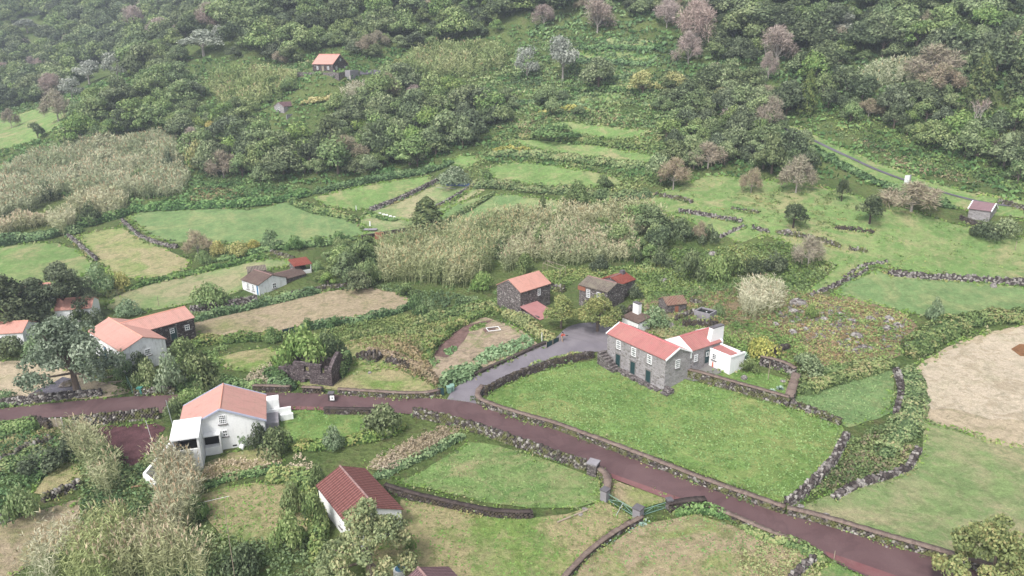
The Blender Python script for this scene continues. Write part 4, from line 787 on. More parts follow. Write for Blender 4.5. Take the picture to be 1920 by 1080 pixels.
def make_bare(key,seed,leafm,h=7.,n=1500,bark=PALEBARK,leaf=.35,depth=4,spread=.5):
    g=np.random.default_rng(seed);mb=MB();out=[]
    branches(g,mb,Vector((0,0,-.4)),Vector((g.normal()*.1,g.normal()*.1,1)).normalized(),h*.3,.03*h,depth,out,spread)
    P_=np.array([o[0] for o in out]);D_=np.array([o[1] for o in out]);k=len(P_);i=g.integers(0,k,n)
    d=D_[i]+g.normal(size=(n,3))*.8;d[:,2]+=.3;d/=np.linalg.norm(d,axis=1)[:,None];C=P_[i]+d*g.uniform(0,h*.14,n)[:,None]
    V,F=cards(C,g.normal(size=(n,3)),leaf*g.uniform(.7,1.5,n),2.2,g,up=d)
    V=V.reshape(-1,4,3);ce=V.mean(1,keepdims=True);b=(V[:,1]-V[:,3])/2;V[:,1]=ce[:,0]+b*.28;V[:,3]=ce[:,0]-b*.28;V=V.reshape(-1,3)
    me_c=mk('twigs',V,F,LM[leafm],None,g.random(n));me_t=mb.obj('trunk',bark)
    R_=np.percentile(np.hypot(C[:,0],C[:,1]),92);PROTO[key]=(me_c.data,me_t.data,R_,float(np.percentile(C[:,2],98)),0)
    for o in(me_c,me_t): bpy.data.objects.remove(o)
def make_conifer(key,seed,leafm,R_=2.6,Hc=8.,n=2600,leaf=.35):
    g=np.random.default_rng(seed);z=g.random(n)**.8;t=g.random(n)*2*math.pi
    lob=1+.22*np.sin(t*5+z*17)+.15*np.sin(z*40+t*3);r=R_*(1-z)**.5*lob*(.72+.34*g.random(n))
    C=np.c_[r*np.cos(t),r*np.sin(t),.5+z*Hc-.25*r];N_=np.c_[np.cos(t),np.sin(t),np.full(n,.45)]+g.normal(size=(n,3))*.5
    V,F=cards(C,N_,leaf*g.uniform(.7,1.4,n),1.4,g);me_c=mk('crown',V,F,LM[leafm],None,np.clip(.45+.2*np.sin(t*5+z*17)+g.normal(size=n)*.18,0,1))
    me_t=MB().tube((0,0,-.5),(0,0,Hc*.9),.2,.05).obj('trunk',BARK);PROTO[key]=(me_c.data,me_t.data,R_,Hc+.6,0)
    for o in(me_c,me_t): bpy.data.objects.remove(o)
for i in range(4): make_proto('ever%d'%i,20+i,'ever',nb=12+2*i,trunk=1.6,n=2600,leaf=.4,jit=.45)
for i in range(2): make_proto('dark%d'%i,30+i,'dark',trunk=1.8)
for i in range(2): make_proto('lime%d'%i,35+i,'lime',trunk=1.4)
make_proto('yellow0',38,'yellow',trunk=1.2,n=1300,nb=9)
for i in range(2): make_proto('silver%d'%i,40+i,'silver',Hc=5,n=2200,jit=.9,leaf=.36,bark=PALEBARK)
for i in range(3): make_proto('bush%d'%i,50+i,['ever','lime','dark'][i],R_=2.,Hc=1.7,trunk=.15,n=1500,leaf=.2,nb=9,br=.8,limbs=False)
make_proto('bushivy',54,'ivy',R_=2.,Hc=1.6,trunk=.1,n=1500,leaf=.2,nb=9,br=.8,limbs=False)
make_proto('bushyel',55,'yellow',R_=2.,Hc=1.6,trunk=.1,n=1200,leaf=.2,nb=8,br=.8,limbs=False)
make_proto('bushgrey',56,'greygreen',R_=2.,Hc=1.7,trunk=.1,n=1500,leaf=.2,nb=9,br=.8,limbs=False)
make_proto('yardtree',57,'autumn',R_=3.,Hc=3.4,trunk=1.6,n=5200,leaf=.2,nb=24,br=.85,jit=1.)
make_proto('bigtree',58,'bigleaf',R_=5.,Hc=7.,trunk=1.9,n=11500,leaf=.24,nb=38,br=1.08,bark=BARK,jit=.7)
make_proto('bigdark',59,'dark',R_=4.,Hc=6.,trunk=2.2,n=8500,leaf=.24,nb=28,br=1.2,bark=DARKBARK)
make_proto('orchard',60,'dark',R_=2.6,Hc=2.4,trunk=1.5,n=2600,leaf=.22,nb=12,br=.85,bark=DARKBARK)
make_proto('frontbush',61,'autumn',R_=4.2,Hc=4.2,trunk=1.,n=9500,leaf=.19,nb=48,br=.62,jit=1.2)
def make_cloud(key,seed,leafm,R_,Hc,trunk,n,nb,br,bark=PALEBARK):
    g=np.random.default_rng(seed);_,_,_,cs=crown(g,n,R_,Hc,nb,br,.3,.9,.6,trunk);P_=np.array([c[:3] for c in cs]);B_=np.array([c[3] for c in cs]);i=g.integers(0,len(cs),n)
    d=g.normal(size=(n,3));d[:,2]+=.35;d/=np.linalg.norm(d,axis=1)[:,None];C=P_[i]+d*B_[i][:,None]*(g.random(n)**.55)[:,None]
    V,F=cards(C,g.normal(size=(n,3)),.42*g.uniform(.6,1.5,n),1.6,g,up=d+g.normal(size=(n,3))*.3);V=V.reshape(-1,4,3);ce=V.mean(1);b=(V[:,1]-V[:,3])/2;V[:,1]=ce+b*.22;V[:,3]=ce-b*.22
    me_c=mk('twigs',V.reshape(-1,3),F,LM[leafm],None,np.clip(.5+.2*(C[:,2]-C[:,2].mean())/Hc+g.normal(size=n)*.2,0,1));mb=MB();mb.tube((0,0,-.5),(0,0,trunk+.2),.05*R_,.035*R_,6)
    for c in cs: mb.tube((0,0,trunk*.8),Vector(c[:3]),.022*R_,.006*R_,4)
    for c in cs:
        for k in range(3): e=Vector(g.normal(size=3)*c[3]*.5);mb.tube(Vector(c[:3])*.75+Vector((0,0,trunk*.2)),Vector(c[:3])+e+Vector((0,0,c[3]*.4)),.01*R_,.004*R_,3)
    me_t=mb.obj('trunk',bark);PROTO[key]=(me_c.data,me_t.data,R_,float(np.percentile(C[:,2],98)),0)
    for o in(me_c,me_t): bpy.data.objects.remove(o)
for i in range(3): make_cloud('pink%d'%i,70+i,'twig',4.,6.,1.6,5200,14,1.5)
for i in range(2): make_cloud('brown%d'%i,75+i,'brown',3.2,3.2,1.6,3600,12,1.1)
make_bare('dead0',78,'twig',h=6,n=250)
make_conifer('con0',80,'conifer');make_conifer('con1',81,'conifer',R_=1.6,Hc=6.5,n=1500)
def tree(key,p,h=None,r=None,label=None,cat='tree',group=None,name='tree',rz=None):
    c,t,R_,H0,_=PROTO[key];sz=(h or H0)/H0;sr=(r or R_)/R_
    o=root(name,(p[0],p[1],p[2]-.05),random.random()*6.28 if rz is None else rz,label,cat,group);o.scale=(sr,sr*random.uniform(.9,1.1),sz)
    for me in(c,t):
        if me is t and key.startswith('bush'): continue
        k=bpy.data.objects.new(me.name.split('.')[0],me);COL.objects.link(k);k.parent=o
    return o
def hpx(p,pytop):
    q=np.asarray(p)-CAM;s=(540-pytop)/FPX;k=np.array([0,0,1.]);return float((s*(CF@q)-CU@q)/(CU@k-s*(CF@k)))
def T(key,px,py,top,wid,label,cat='tree',group=None,name=None):
    p=P(px,py);D=float(CF@(p-CAM));h=max(.6,hpx(p,top));r=wid/2*D/FPX
    nm=name or ('shrub' if cat in('shrub','bush') else 'tree');return tree(key,p,h,r,label,cat,group,nm)
TL='''bigtree|146,742|590|190|big spreading grey-green tree with forked trunk beside the road
bigdark|22,622|524|130|dense dark tree at the left edge above the orange-roofed low building
bigdark|72,606|530|100|dense dark tree in the middle of the left clump
bigdark|128,596|500|112|tall dark tree in front of the white cottage with orange roof
yardtree|1052,616|556|72|yellowing yard tree in front of the pink lean-to roof
yardtree|1120,622|556|92|yellow-green yard tree in front of the lichened grey roof
frontbush|695,1085|958|225|large yellowing tree in front of the long barn at the bottom
frontbush|1850,1125|985|240|yellow-green tree in the lower right corner
orchard|1487,428|382|54|small round dark tree standing alone on the open slope
orchard|1630,420|366|66|spreading dark green tree with red-brown trunk on the open slope
brown1|1708,397|345|120|wide flat-topped brown leafless tree left of the stone hut
brown0|1492,362|296|72|pale pinkish brown tree left of the hillside track
orchard|1577,378|335|30|small mop-headed tree at the top of the pasture
brown0|1408,362|318|44|thin brown-green tree at the upper edge of the pasture
brown1|1262,356|298|62|round brown leafless bush-tree beside the terrace meadow
ever1|1238,345|290|60|dark green dome-shaped tree beside the round brown one
ever2|1085,392|344|58|flat-topped grey-green tree with white trunk at the paddock corner
ever0|1132,352|330|32|small brownish flat tree below the wide terrace meadow
con0|802,438|368|72|tall bushy dark conifer beside the garden table
con1|972,408|381|24|short young conifer in the cool green paddock
con1|1017,406|366|20|slim dark conifer in the cool green paddock
con1|1066,402|360|24|dark conifer at the right corner of the cool green paddock
con0|1832,205|98|54|large olive-green conifer on the right edge of the forest
con0|1908,190|90|60|second large olive-green conifer cut by the right edge
con0|1512,215|128|34|narrow olive-topped conifer above the hillside track
pink0|1120,62|0|76|pinkish bare tree at the top centre of the forest
pink1|1302,92|2|80|tallest pinkish bare tree, left of the ridge gap
pink2|1290,120|62|60|lower pinkish bare tree leaning beside the tallest one
pink0|1455,122|52|78|wide pink-brown bare tree at the upper right
pink2|1440,150|100|40|small pink-brown bare tree below the wide one
pink1|1020,50|10|50|greyish bare tree at the top of the forest
pink1|1250,52|0|50|grey bare branches between the pink trees
brown0|1440,246|185|54|brown leafless tree where the track leaves the forest
dead0|1372,240|205|40|dead silver tree above the pasture
dead0|1830,255|186|40|white dead tree in the right-hand scrub
dead0|1435,110|70|30|dead pale stem in the forest
dead0|600,55|28|40|dead white branches above the hilltop house
brown0|110,228|172|56|bare orange-brown tree at the edge of the distant field
brown1|22,240|205|30|grey bare tree beside the distant field
dark0|72,262|228|30|small dark tree beside the distant field
silver0|52,62|35|50|faint grey tree on the hazy far slope
silver0|168,158|112|52|left tree of the silvery pair in the far forest
silver1|222,150|98|54|right tree of the silvery pair in the far forest
silver1|136,185|146|44|small silvery tree near the bare orange-brown one
silver0|382,105|54|88|broad silvery tree in the far forest
silver1|988,148|88|48|narrow silvery tree beside the reed bank
silver0|1055,152|66|66|grey-green silvery tree right of the narrow one
ever3|1122,168|110|70|leaning green tree with white trunks below the forest clearing
yellow0|1205,178|132|58|yellow flowering tree at the centre of the scrub
yellow0|1262,180|135|56|yellow-tinged tree beside the dark thicket
yellow0|1355,188|162|36|bright yellow shrub tree on the dark thicket edge
brown1|1760,165|132|50|pale brown leafless shrub at the right of the forest
dark1|1480,205|150|90|dark green thicket tree above the track
dark0|1420,60|2|110|dark evergreen under the top edge, right of the pink trees
brown1|420,335|285|56|bare grey-brown tree below the yellow shrub on the left ridge
ever1|395,330|268|50|green tree with yellow top at the end of the reed slope
brown0|730,190|140|50|leafless grey tree beside the hilltop road
'''
for ln in TL.strip().split('\n'):
    k,b,top,wd,lab=ln.split('|');bx,by=b.split(',');T(k,float(bx),float(by),float(top),float(wd),lab)
BL='''bushgrey|234,708|665|36|pale green round shrub in front of the farmhouse gable
bush2|262,700|658|50|dark green shrub against the farmhouse gable
bush1|280,728|672|60|bright green shrub behind the small green gate
bushgrey|325,735|670|60|grey-green shrub in the hedge bank by the road
bush0|372,730|664|86|large rounded shrub between the farmhouse and the white house
bush0|345,680|632|60|green shrub at the corner of the farmhouse wing
bush1|358,768|728|64|olive bush between the road and the white house roof
bush0|330,792|745|44|small tree-like shrub by the tall black and white wall
bush1|570,690|612|110|big bright green bush behind the ruin
bush2|615,672|618|60|darker bush behind the ruin gable
bushgrey|240,592|566|52|low grey-green bush above the farmhouse roof
bush2|183,612|575|36|dark bush beside the white cottage
bushivy|512,640|614|34|round dark shrub on the hedge left of the green netting
bushivy|576,618|596|30|round dark shrub left of centre on the hedge
bushivy|628,614|593|30|round dark shrub on the long hedge
bushivy|782,592|553|40|leafy round shrub at the end of the long dry field
bush0|722,815|760|86|bushy shrub between the lawn and the road
bushgrey|626,842|806|44|grey-green shrub at the corner of the lawn
bush0|520,850|800|64|bright shrub below the lawn
bushgrey|455,830|795|40|half bare pale shrub in front of the white house
bush2|486,838|790|40|dark green shrub at the right corner of the white house
bushyel|446,480|452|46|yellow-tinged bush above the sloping strip
bushivy|512,464|432|46|dark round bush at the foot of the large green field
bushivy|552,470|442|34|second dark round bush at the foot of the large green field
bushivy|596,462|442|30|third dark round bush at the foot of the large green field
bushivy|634,458|434|36|dark bush beside the mown track
brown0|372,478|435|56|bare grey bush on the field wall
bushyel|408,478|450|36|yellow bush beside the bare grey one
bush1|382,498|468|30|small olive bush beside the hedge
bushyel|475,466|448|30|pale yellow bush above the cottage
bush1|395,575|528|70|spreading pale green bush on the sloping strip
bushgrey|190,556|505|60|leafy bush beside the tall dark tree
bushyel|232,545|508|36|yellowish bush at the foot of the half dry field
bushivy|1048,255|232|100|low dark bramble dome on the top terrace
bush0|1292,530|470|60|round green bush right of the reeds
bush2|1240,500|462|46|dark bush at the edge of the reeds
bush1|1342,525|478|56|bright green bush below the scrub
bush0|1372,520|476|46|green bush beside the bright one
bush2|1408,518|478|52|dark round bush below the pasture
bush2|1450,512|470|50|dark bush at the pasture corner
brown1|1515,498|445|60|thin grey leafless bush at the pasture corner
bush2|1275,448|408|60|dark bush on the upper edge of the reeds
bush2|1328,455|420|40|dark bush beside a grey bare one
brown0|1312,452|418|34|grey bare bush above the reeds
bush0|1230,455|420|50|green bush among the reeds
bush1|1520,595|568|26|bright green shrub among the stones
bushgrey|1750,602|565|34|windswept bush on the big hedge
bush0|1510,700|662|70|rounded variegated shrub outside the curved wall
bush0|1403,698|672|34|small clump shrub beside the white annex
bushyel|1428,672|630|60|bleached yellow shrub behind the curved wall
bushgrey|1225,612|580|60|leafy green bush between outhouse and ruined hut
bush2|1165,592|570|30|dark shrub left of the outhouse
bush1|1345,592|568|26|green shrub beside the water tank
agave|1394,672|640|30|spiky blue-green agave behind the white annex
bush2|1845,445|412|60|yellow-green shrub below the hut wall
bush0|1885,450|410|60|leafy shrub at the right edge below the track
bush2|365,282|255|40|dark shrub in the reed slope
bush2|318,318|276|26|dark shrub in the middle of the reed slope
bush2|88,375|338|46|dark bush at the lower edge of the reed slope
bush2|188,320|302|24|small dark shrub in the reeds
bush1|98,410|385|36|green bush between two reed clumps
bush2|172,420|376|40|dark green bush beside the tan reed clump
bushyel|372,320|262|40|bright yellow shrub at the edge of the reed slope
bushgrey|850,348|318|70|silvery hedge bush at the head of the enclosure
bush0|855,325|312|40|dark shrub behind the silvery hedge bush
bush0|930,352|338|36|low shrub beside the mown track
bush1|45,980|912|70|leafy bush at the left edge of the withered field
bush2|85,880|838|90|dark green bush bank above the small grass strip
bushivy|10,755|735|54|blue-green bush at the left edge of the road wall
bush2|135,850|795|40|dark shrub at the top of the reed belt
bush1|545,1030|960|70|bright bush below the small plot
bush0|600,935|870|40|green bush at the back of the long barn
bush0|590,1000|920|50|leafy bush along the white side of the barn
bush2|460,1080|1020|80|dark bush at the bottom left of the barn
bush1|550,960|900|50|bright green bush left of the barn
bushivy|370,970|930|44|dark leafy bush beside the reed clump
bush0|205,880|835|60|green shrub below the red-brown plot
bush1|770,1028|1010|20|low weed clump in front of the yellowing tree
bush0|22,672|632|74|leafy shrub in front of the orange-roofed low building
bush2|152,608|574|40|dark shrub under the white cottage wall
bushgrey|75,668|628|60|grey-green shrub between low building and big tree
bush0|838,525|482|46|dark green bush at the foot of the tall pale reeds
bush2|872,500|462|40|dark bush inside the tall pale reeds
bush1|905,545|508|44|leafy bush left of the orange-roofed house
bush0|935,480|446|40|green bush between reed tufts
bush2|1052,478|446|42|dark bush among the tan reeds
bush0|1092,462|430|46|round green bush on the reed crest
bush1|1015,446|418|36|light green bush on the reed crest
bush0|985,512|474|34|green bush behind the orange roof
bush2|1125,508|476|38|dark bush at the end of the tan reeds
bush0|1010,470|436|34|olive bush in the middle of the reed bank
bush2|150,338|308|30|dark bush in the left part of the reed slope
bush0|262,345|316|34|green bush low in the reed slope
bush1|300,300|274|30|pale bush high in the reed slope
bush2|50,345|316|30|dark bush at the far left of the reed slope
bush0|215,372|346|30|green bush between reed slope and tan clump
bush1|698,532|500|44|leafy bush at the left end of the pale reeds
bush0|760,556|530|40|green bush under the pale reeds
bush2|1190,560|532|34|dark bush right of the red-tiled house'''
def agave(px,py,wd,label):
    p=P(px,py);D=float(CF@(p-CAM));r=wd/2*D/FPX;m=MB();g=np.random.default_rng(int(px))
    for i in range(38):
        t=g.random()*6.28;e=g.uniform(.2,1.2);d=Vector((math.cos(t)*math.cos(e),math.sin(t)*math.cos(e),math.sin(e)));q=d.cross(Vector((0,0,1))).normalized()*.09
        m.add([-q,q,d*r*.55+q*1.2,d*r*.55-q*1.2],[(0,1,2,3)]);b=d*r*.55;k=(b+d*r*.5-Vector((0,0,.15*r)));m.add([b-q*1.2,b+q*1.2,k+q*.15,k-q*.15],[(0,1,2,3)])
    o=mk('agave',m.V,m.F,LM['agave'],None,g.random(len(m.F)),loc=p);tag(o,label,'plant')
for ln in BL.strip().split('\n'):
    k,b,top,wd,lab=ln.split('|');bx,by=b.split(',')
    if k=='agave': agave(float(bx),float(by),float(wd),lab);continue
    T(k,float(bx),float(by),float(top),float(wd),lab,'shrub')
agave(1448,735,16,'small blue-green agave in the corner of the walled lawn');agave(1462,730,18,'larger blue-green agave in the corner of the walled lawn')
# ---------------- hedges and ivy-covered walls ----------------
def hedge(label,s,w_=1.6,h=1.5,leaf='ivy',dens=24,size=.3,name='hedge',rough=.5,world=None):
    pl=PL(s) if world is None else world
    pl=resamp(smooth_line(pl[:,:2],2),.5);n=len(pl);D=float(np.median([CF@(np.array([p[0],p[1],0])-CAM) for p in pl]))
    k=max(1.,D/105);size=size*k;dens=dens/k**1.6
    d=np.gradient(pl,axis=0);d/=np.maximum(np.hypot(d[:,0],d[:,1])[:,None],1e-6);nn=np.c_[-d[:,1],d[:,0]];z=Z(pl[:,0],pl[:,1]);c0=pl.mean(0);z0=float(z.mean())
    g=np.random.default_rng(int(abs(pl[0,0])*77+n));N=int(n*.5*(w_+1.6*h)*dens);u=g.random(N)*(n-1);i=u.astype(int);f=(u-i)[:,None]
    c=pl[i]*(1-f)+pl[np.minimum(i+1,n-1)]*f;q=nn[i];zz=z[i]*(1-f[:,0])+z[np.minimum(i+1,n-1)]*f[:,0]
    lum=(.5+rough*1.2*noise2(c[:,0],c[:,1],.33,1)+rough*.7*(noise2(c[:,0],c[:,1],1.0,2)-.5))*np.clip(np.minimum(u,n-1-u)/3.,.25,1)**.6;wl=(.65+rough*1.1*noise2(c[:,0],c[:,1],.3,5)+rough*.5*(noise2(c[:,0],c[:,1],.9,6)-.5))*np.clip(np.minimum(u,n-1-u)/3.,.35,1)
    th=g.random(N)*math.pi;cs,sn=np.cos(th),np.sin(th);rr=1-.22*g.random(N)**2
    x=np.sign(cs)*np.abs(cs)**.8*w_*.5*wl*rr;y=np.maximum(sn**.7*h*lum*rr,0)
    C=np.c_[c[:,0]+q[:,0]*x-c0[0],c[:,1]+q[:,1]*x-c0[1],zz+y-z0]
    Nn=np.c_[q[:,0]*cs,q[:,1]*cs,sn+.2]+g.normal(size=(N,3))*.6
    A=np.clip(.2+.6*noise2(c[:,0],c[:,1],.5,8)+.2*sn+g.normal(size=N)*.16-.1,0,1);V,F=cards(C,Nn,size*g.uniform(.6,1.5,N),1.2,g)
    # solid core in one dark tone: shade between the leaves put into colour
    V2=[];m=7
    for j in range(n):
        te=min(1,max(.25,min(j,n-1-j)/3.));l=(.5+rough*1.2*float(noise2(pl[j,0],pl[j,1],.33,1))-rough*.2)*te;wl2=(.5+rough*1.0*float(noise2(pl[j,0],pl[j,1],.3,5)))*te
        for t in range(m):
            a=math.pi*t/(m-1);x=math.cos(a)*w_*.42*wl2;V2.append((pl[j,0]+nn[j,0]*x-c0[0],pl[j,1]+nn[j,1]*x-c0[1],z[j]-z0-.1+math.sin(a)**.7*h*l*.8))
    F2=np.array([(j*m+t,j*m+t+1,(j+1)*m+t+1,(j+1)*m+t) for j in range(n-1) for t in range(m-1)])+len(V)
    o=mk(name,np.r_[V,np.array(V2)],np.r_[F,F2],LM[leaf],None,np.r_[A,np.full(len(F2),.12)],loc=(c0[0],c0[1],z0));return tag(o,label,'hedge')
Hd=hedge
Hd('big dark bramble hedge running in from the right edge above the straw field','2000,600 1900,598 1830,604 1780,616 1745,632 1722,655 1705,672',5.,2.2,'bramble')
Hd('dark leafy hedge along the back of the small square meadow','1492,738 1530,728 1570,714 1610,702 1650,690 1685,684',3.,1.8,'bramble')
Hd('overgrown bank between the square meadow and the straw field','1705,690 1712,730 1712,770 1700,800 1675,830 1650,860',4.,1.4,'bramble')
Hd('ivy-covered retaining wall in front of the tiled cottage','362,604 400,596 450,584 500,572 545,562 600,550',1.6,1.9,'ivy')
Hd('ivy wall along the lower side of the long dry field','552,622 610,612 660,606 710,596 755,584 782,570',1.7,1.5,'ivy')
Hd('clipped-looking hedge between the sloping strip and the half dry field','228,548 270,535 320,524 370,512 420,500 470,490 502,482',2.,1.5,'ivy')
Hd('scrubby end of the hedge above the sloping strip','205,560 215,552 230,546',2.4,1.6,'bramble')
Hd('bramble hedge below the narrow upper terrace','915,292 960,290 1010,294 1060,300 1110,306 1160,312 1215,316',3.6,2.2,'bramble')
Hd('yellow-flowering creeper on the upper terrace hedge','925,284 960,283 1000,290',1.6,2.4,'yellow',name='creeper')
Hd('bramble hedge between the wide terrace and the dark cool paddock','880,352 930,350 990,358 1040,362 1090,366 1130,372 1180,372 1225,370',3.4,2.4,'bramble')
Hd('hedge below the top terrace meadow','925,262 975,258 1030,262 1090,266 1150,272 1200,276 1260,282',3.,1.8,'bramble')
Hd('reddish hedge between the mown track and the cool paddock','812,438 840,415 870,398 900,382 930,362',1.8,1.3,'bramble')
Hd('dark green bank at the far side of the rounded field','-60,465 0,462 50,450 95,444 130,434 145,440',4.5,2.6,'ivy')
Hd('green bank at the top of the half dry field','140,428 180,418 225,408 240,400',4.,2.4,'ivy')
Hd('long dark bank below the reed slope','240,396 300,392 360,390 430,388 490,384 550,372 585,364',4.,2.2,'ivy')
Hd('bramble bank between the two green fields','540,378 570,390 600,400 640,406 672,414',3.6,2.0,'bramble')
Hd('fern bank along the foot of the bushy ridge','585,364 640,352 700,340 760,330 815,320 850,305',3.2,2.,'ivy')
Hd('climbing bean hedge across the end of the enclosure','688,400 710,410 735,415 746,414',1.2,1.0,'ivy')
Hd('garden hedge between the weedy slope and the vegetable plot','795,684 812,655 830,635 855,615 885,598 915,588 940,586',2.2,2.0,'bramble')
Hd('mixed autumn-coloured hedge below the lean-to roof','945,590 975,604 1000,618 1020,634 1040,640',2.4,1.9,'autumn')
Hd('hedge on the wall above the bright meadow beside the lane','990,694 1020,686 1060,676 1100,668',1.,1.45,'bramble')
Hd('shaggy hedge behind the ruin and yard','640,640 700,625 760,625 800,632 830,620',2.6,1.5,'bramble')
Hd('overgrown bank up to the orange-roofed house','770,612 810,600 860,590 900,584 930,575',3.4,1.7,'bramble')
Hd('rusty bracken bank crossing the rough yard','690,655 730,668 770,684 800,702 820,722',2.2,1.1,'rust')
Hd('second rusty bracken bank above the rough yard','740,650 780,664 800,690 790,705',2.4,1.2,'rust')
Hd('green hedge in the lower left above the road-side gate','-60,818 0,810 40,806 75,800',2.6,1.6,'lime')
Hd('leafy hedge left of the long barn','500,905 540,898 575,900 592,930 590,960 600,1000 590,1060',2.4,1.8,'bramble')
Hd('hedge below the dry grass and above the small plot','378,918 430,896 490,888 535,880',1.8,1.1,'ivy')
Hd('dark hedge beside the strip of tall dry grass','700,900 740,880 790,860 830,838 870,820',1.8,1.0,'ivy')
Hd('bushy bank between the lawn and the dry strip','545,838 600,842 650,832 700,822 760,800',2.6,1.4,'bramble')
Hd('leafy hedge beside the small green gate pillar','1265,965 1300,958 1340,962 1370,974',1.3,1.2,'ivy')
Hd('weeds along the bleached wall of the lower road','1390,990 1430,1008 1470,1018 1510,1030 1545,1055',2.,.9,'bramble')
Hd('hedge behind the wall north of the road by the farmhouse','255,735 290,733 330,730 400,722 450,726 500,728',2.4,1.6,'ivy')
Hd('shrub row along the farmhouse wing','350,652 400,642 450,640 500,636 540,626',2.4,1.8,'bramble')
Hd('hedge between the ruin and the grass pocket','500,700 520,715 540,722',2.6,1.8,'ivy')
Hd('ivy hanging over the ruin gable','640,712 652,690 655,672',1.2,3.6,'ivy',name='ivy')
Hd('dark ivy at the foot of the ruin','505,722 530,728 555,728',3.,1.6,'ivy',name='ivy')
Hd('hedge at the left of the yellow-tinged bushes','400,490 440,484 480,474 520,468 570,462 620,458 670,448',2.6,1.6,'ivy')
Hd('bramble strip along the upper edge of the reed bank','1085,396 1120,386 1150,376',2.2,1.4,'bramble')
Hd('dark bramble strip along the hillside track below','1450,246 1500,268 1550,296 1590,318 1630,340 1690,362 1740,378 1790,392',3.,1.6,'ivy')
Hd('scrub strip between bracken and the meadow hedge','1500,712 1540,700 1600,690 1660,680',3.,1.3,'bramble')
Hd('yellow creeper on the far terrace','1010,214 1040,210 1075,206 1105,210',2.,1.8,'yellow',name='creeper')
Hd('yellow-green creeper at the end of the hilltop reed bank','735,128 750,122 770,128',3.,2.5,'yellow',name='creeper')
Hd('vine pergola hedge beside the little grey house','562,196 590,192 615,188 640,184',3.,2.2,'yellow',name='vine_pergola')
Hd('dark bramble line above the small grass shelf','1040,172 1090,170 1150,168 1210,178',2.4,1.6,'ivy')
Hd('dark bramble line on the slope above the silvery trees','960,196 1010,192 1060,196 1110,204',2.4,1.6,'ivy')
Hd('dark hedge line below the fern-green shelf','1060,120 1120,118 1180,122 1230,122',2.4,1.8,'ivy')
Hd('hedge line under the top forest clearing','1080,92 1140,90 1200,93 1250,92',2.4,1.8,'ivy')
Hd('hedge line through the middle of the scrub terraces','1080,150 1130,150 1190,146 1230,150',2.4,1.6,'ivy')
Hd('left bramble bank beside the small grass strip','60,905 80,880 105,860 128,842',3.2,1.8,'ivy')
Hd('low bramble bank at the far left terraces','-40,900 10,885 50,862 85,845',3.,1.4,'bramble')
FREE=40
# ---------------- low rough growth (uncountable) ----------------
def scrub(label,s,dens,leaf,h=.7,size=.26,r=.55,per=9,name='undergrowth',cl=1.,free=False):
    pl=PL(s);A_=area(pl);D=float(np.median([CF@(p-CAM) for p in pl]));k=max(1.,D/110);size*=k;dens*=1.5;dens/=k**1.4
    nC=int(min(A_*dens,22000));g=np.random.default_rng(int(A_)+len(s));c=scatter(pl,nC,g)
    if not free:
        for f_ in W_F[:FREE]: c=c[~inside(c,f_[:,:2])]
    keep=noise2(c[:,0],c[:,1],.12,4)*.6+noise2(c[:,0],c[:,1],.5,6)*.4>.5-.5*cl;c=c[keep];nC=len(c)
    if not nC:return
    hh=h*(.45+1.1*noise2(c[:,0],c[:,1],.3,7))*g.uniform(.6,1.2,nC)
    d=g.normal(size=(nC,per,3));d[...,2]=np.abs(d[...,2]);d/=np.linalg.norm(d,axis=2,keepdims=True);rr=g.uniform(.6,1.,(nC,per,1))
    C=np.stack([c[:,None,0]+d[...,0]*rr[...,0]*r*k,c[:,None,1]+d[...,1]*rr[...,0]*r*k,Z(c[:,0],c[:,1])[:,None]+.05+d[...,2]*rr[...,0]*hh[:,None]],-1).reshape(-1,3)
    Nn=(d+g.normal(size=d.shape)*.5).reshape(-1,3);tone=np.repeat(noise2(c[:,0],c[:,1],.2,11)*.7+g.random(nC)*.3,per)
    c0=C.mean(0);V,F=cards(C-c0,Nn,size*g.uniform(.6,1.4,len(C)),1.2,g)
    o=mk(name,V,F,LM[leaf],None,np.clip(tone+g.normal(size=len(C))*.12,0,1),loc=c0);return tag(o,label,'undergrowth',kind='stuff')
Sc=scrub
Sc('green fern and bramble cover on the slopes between the terraces','850,300 930,262 1000,215 1100,190 1230,180 1300,210 1230,250 1270,300 1260,345 1150,372 1000,365 905,350',1.2,'bramble',.9)
Sc('rust-tinged bracken on the upper terraces','900,240 1000,205 1120,205 1230,230 1200,250 1100,262 950,250',.5,'rust',.8,cl=.4)
Sc('ferns below the upper forest','960,170 960,80 1100,70 1250,90 1330,160 1280,200 1100,190',1.1,'ivy',.9)
Sc('mixed scrub on the upper right slope','1480,190 1600,180 1750,190 1990,240 1990,385 1850,345 1700,300 1560,240',1.2,'bramble',1.1)
Sc('ivy and ferns above the hillside track','1440,225 1500,232 1600,270 1700,310 1850,355 1990,375 1990,340 1800,310 1600,240',1.1,'ivy',.7)
Sc('rusty bracken above the hillside track','1600,262 1660,270 1750,310 1850,345 1800,345 1700,318',1.,'rust',.6,cl=.5)
Sc('green growth at the foot of the big bush ridge','340,390 360,330 430,330 560,350 585,362 545,376 470,388',1.4,'ivy',.9)
Sc('rusty bracken below the reed slope','360,378 365,355 400,350 460,362 440,385',1.5,'rust',.7,cl=.6)
Sc('brambles around the reed bank behind the village','700,535 800,545 930,560 1010,520 1060,530 1150,500 1200,510 1240,520 1200,545 1130,520',1.6,'ivy',1.0)
Sc('scrub between village and orchard slope','1190,520 1230,470 1330,470 1450,455 1540,470 1560,500 1500,545 1400,530 1300,545 1200,560',1.5,'bramble',.9,cl=.75)
Sc('brambles between the reed bank and the stone houses','960,535 1000,512 1060,508 1200,500 1240,520 1205,562 1150,540 1090,520 1050,548 1030,530 1000,520',3.,'bramble',.9,.26,.55,9,cl=.9)
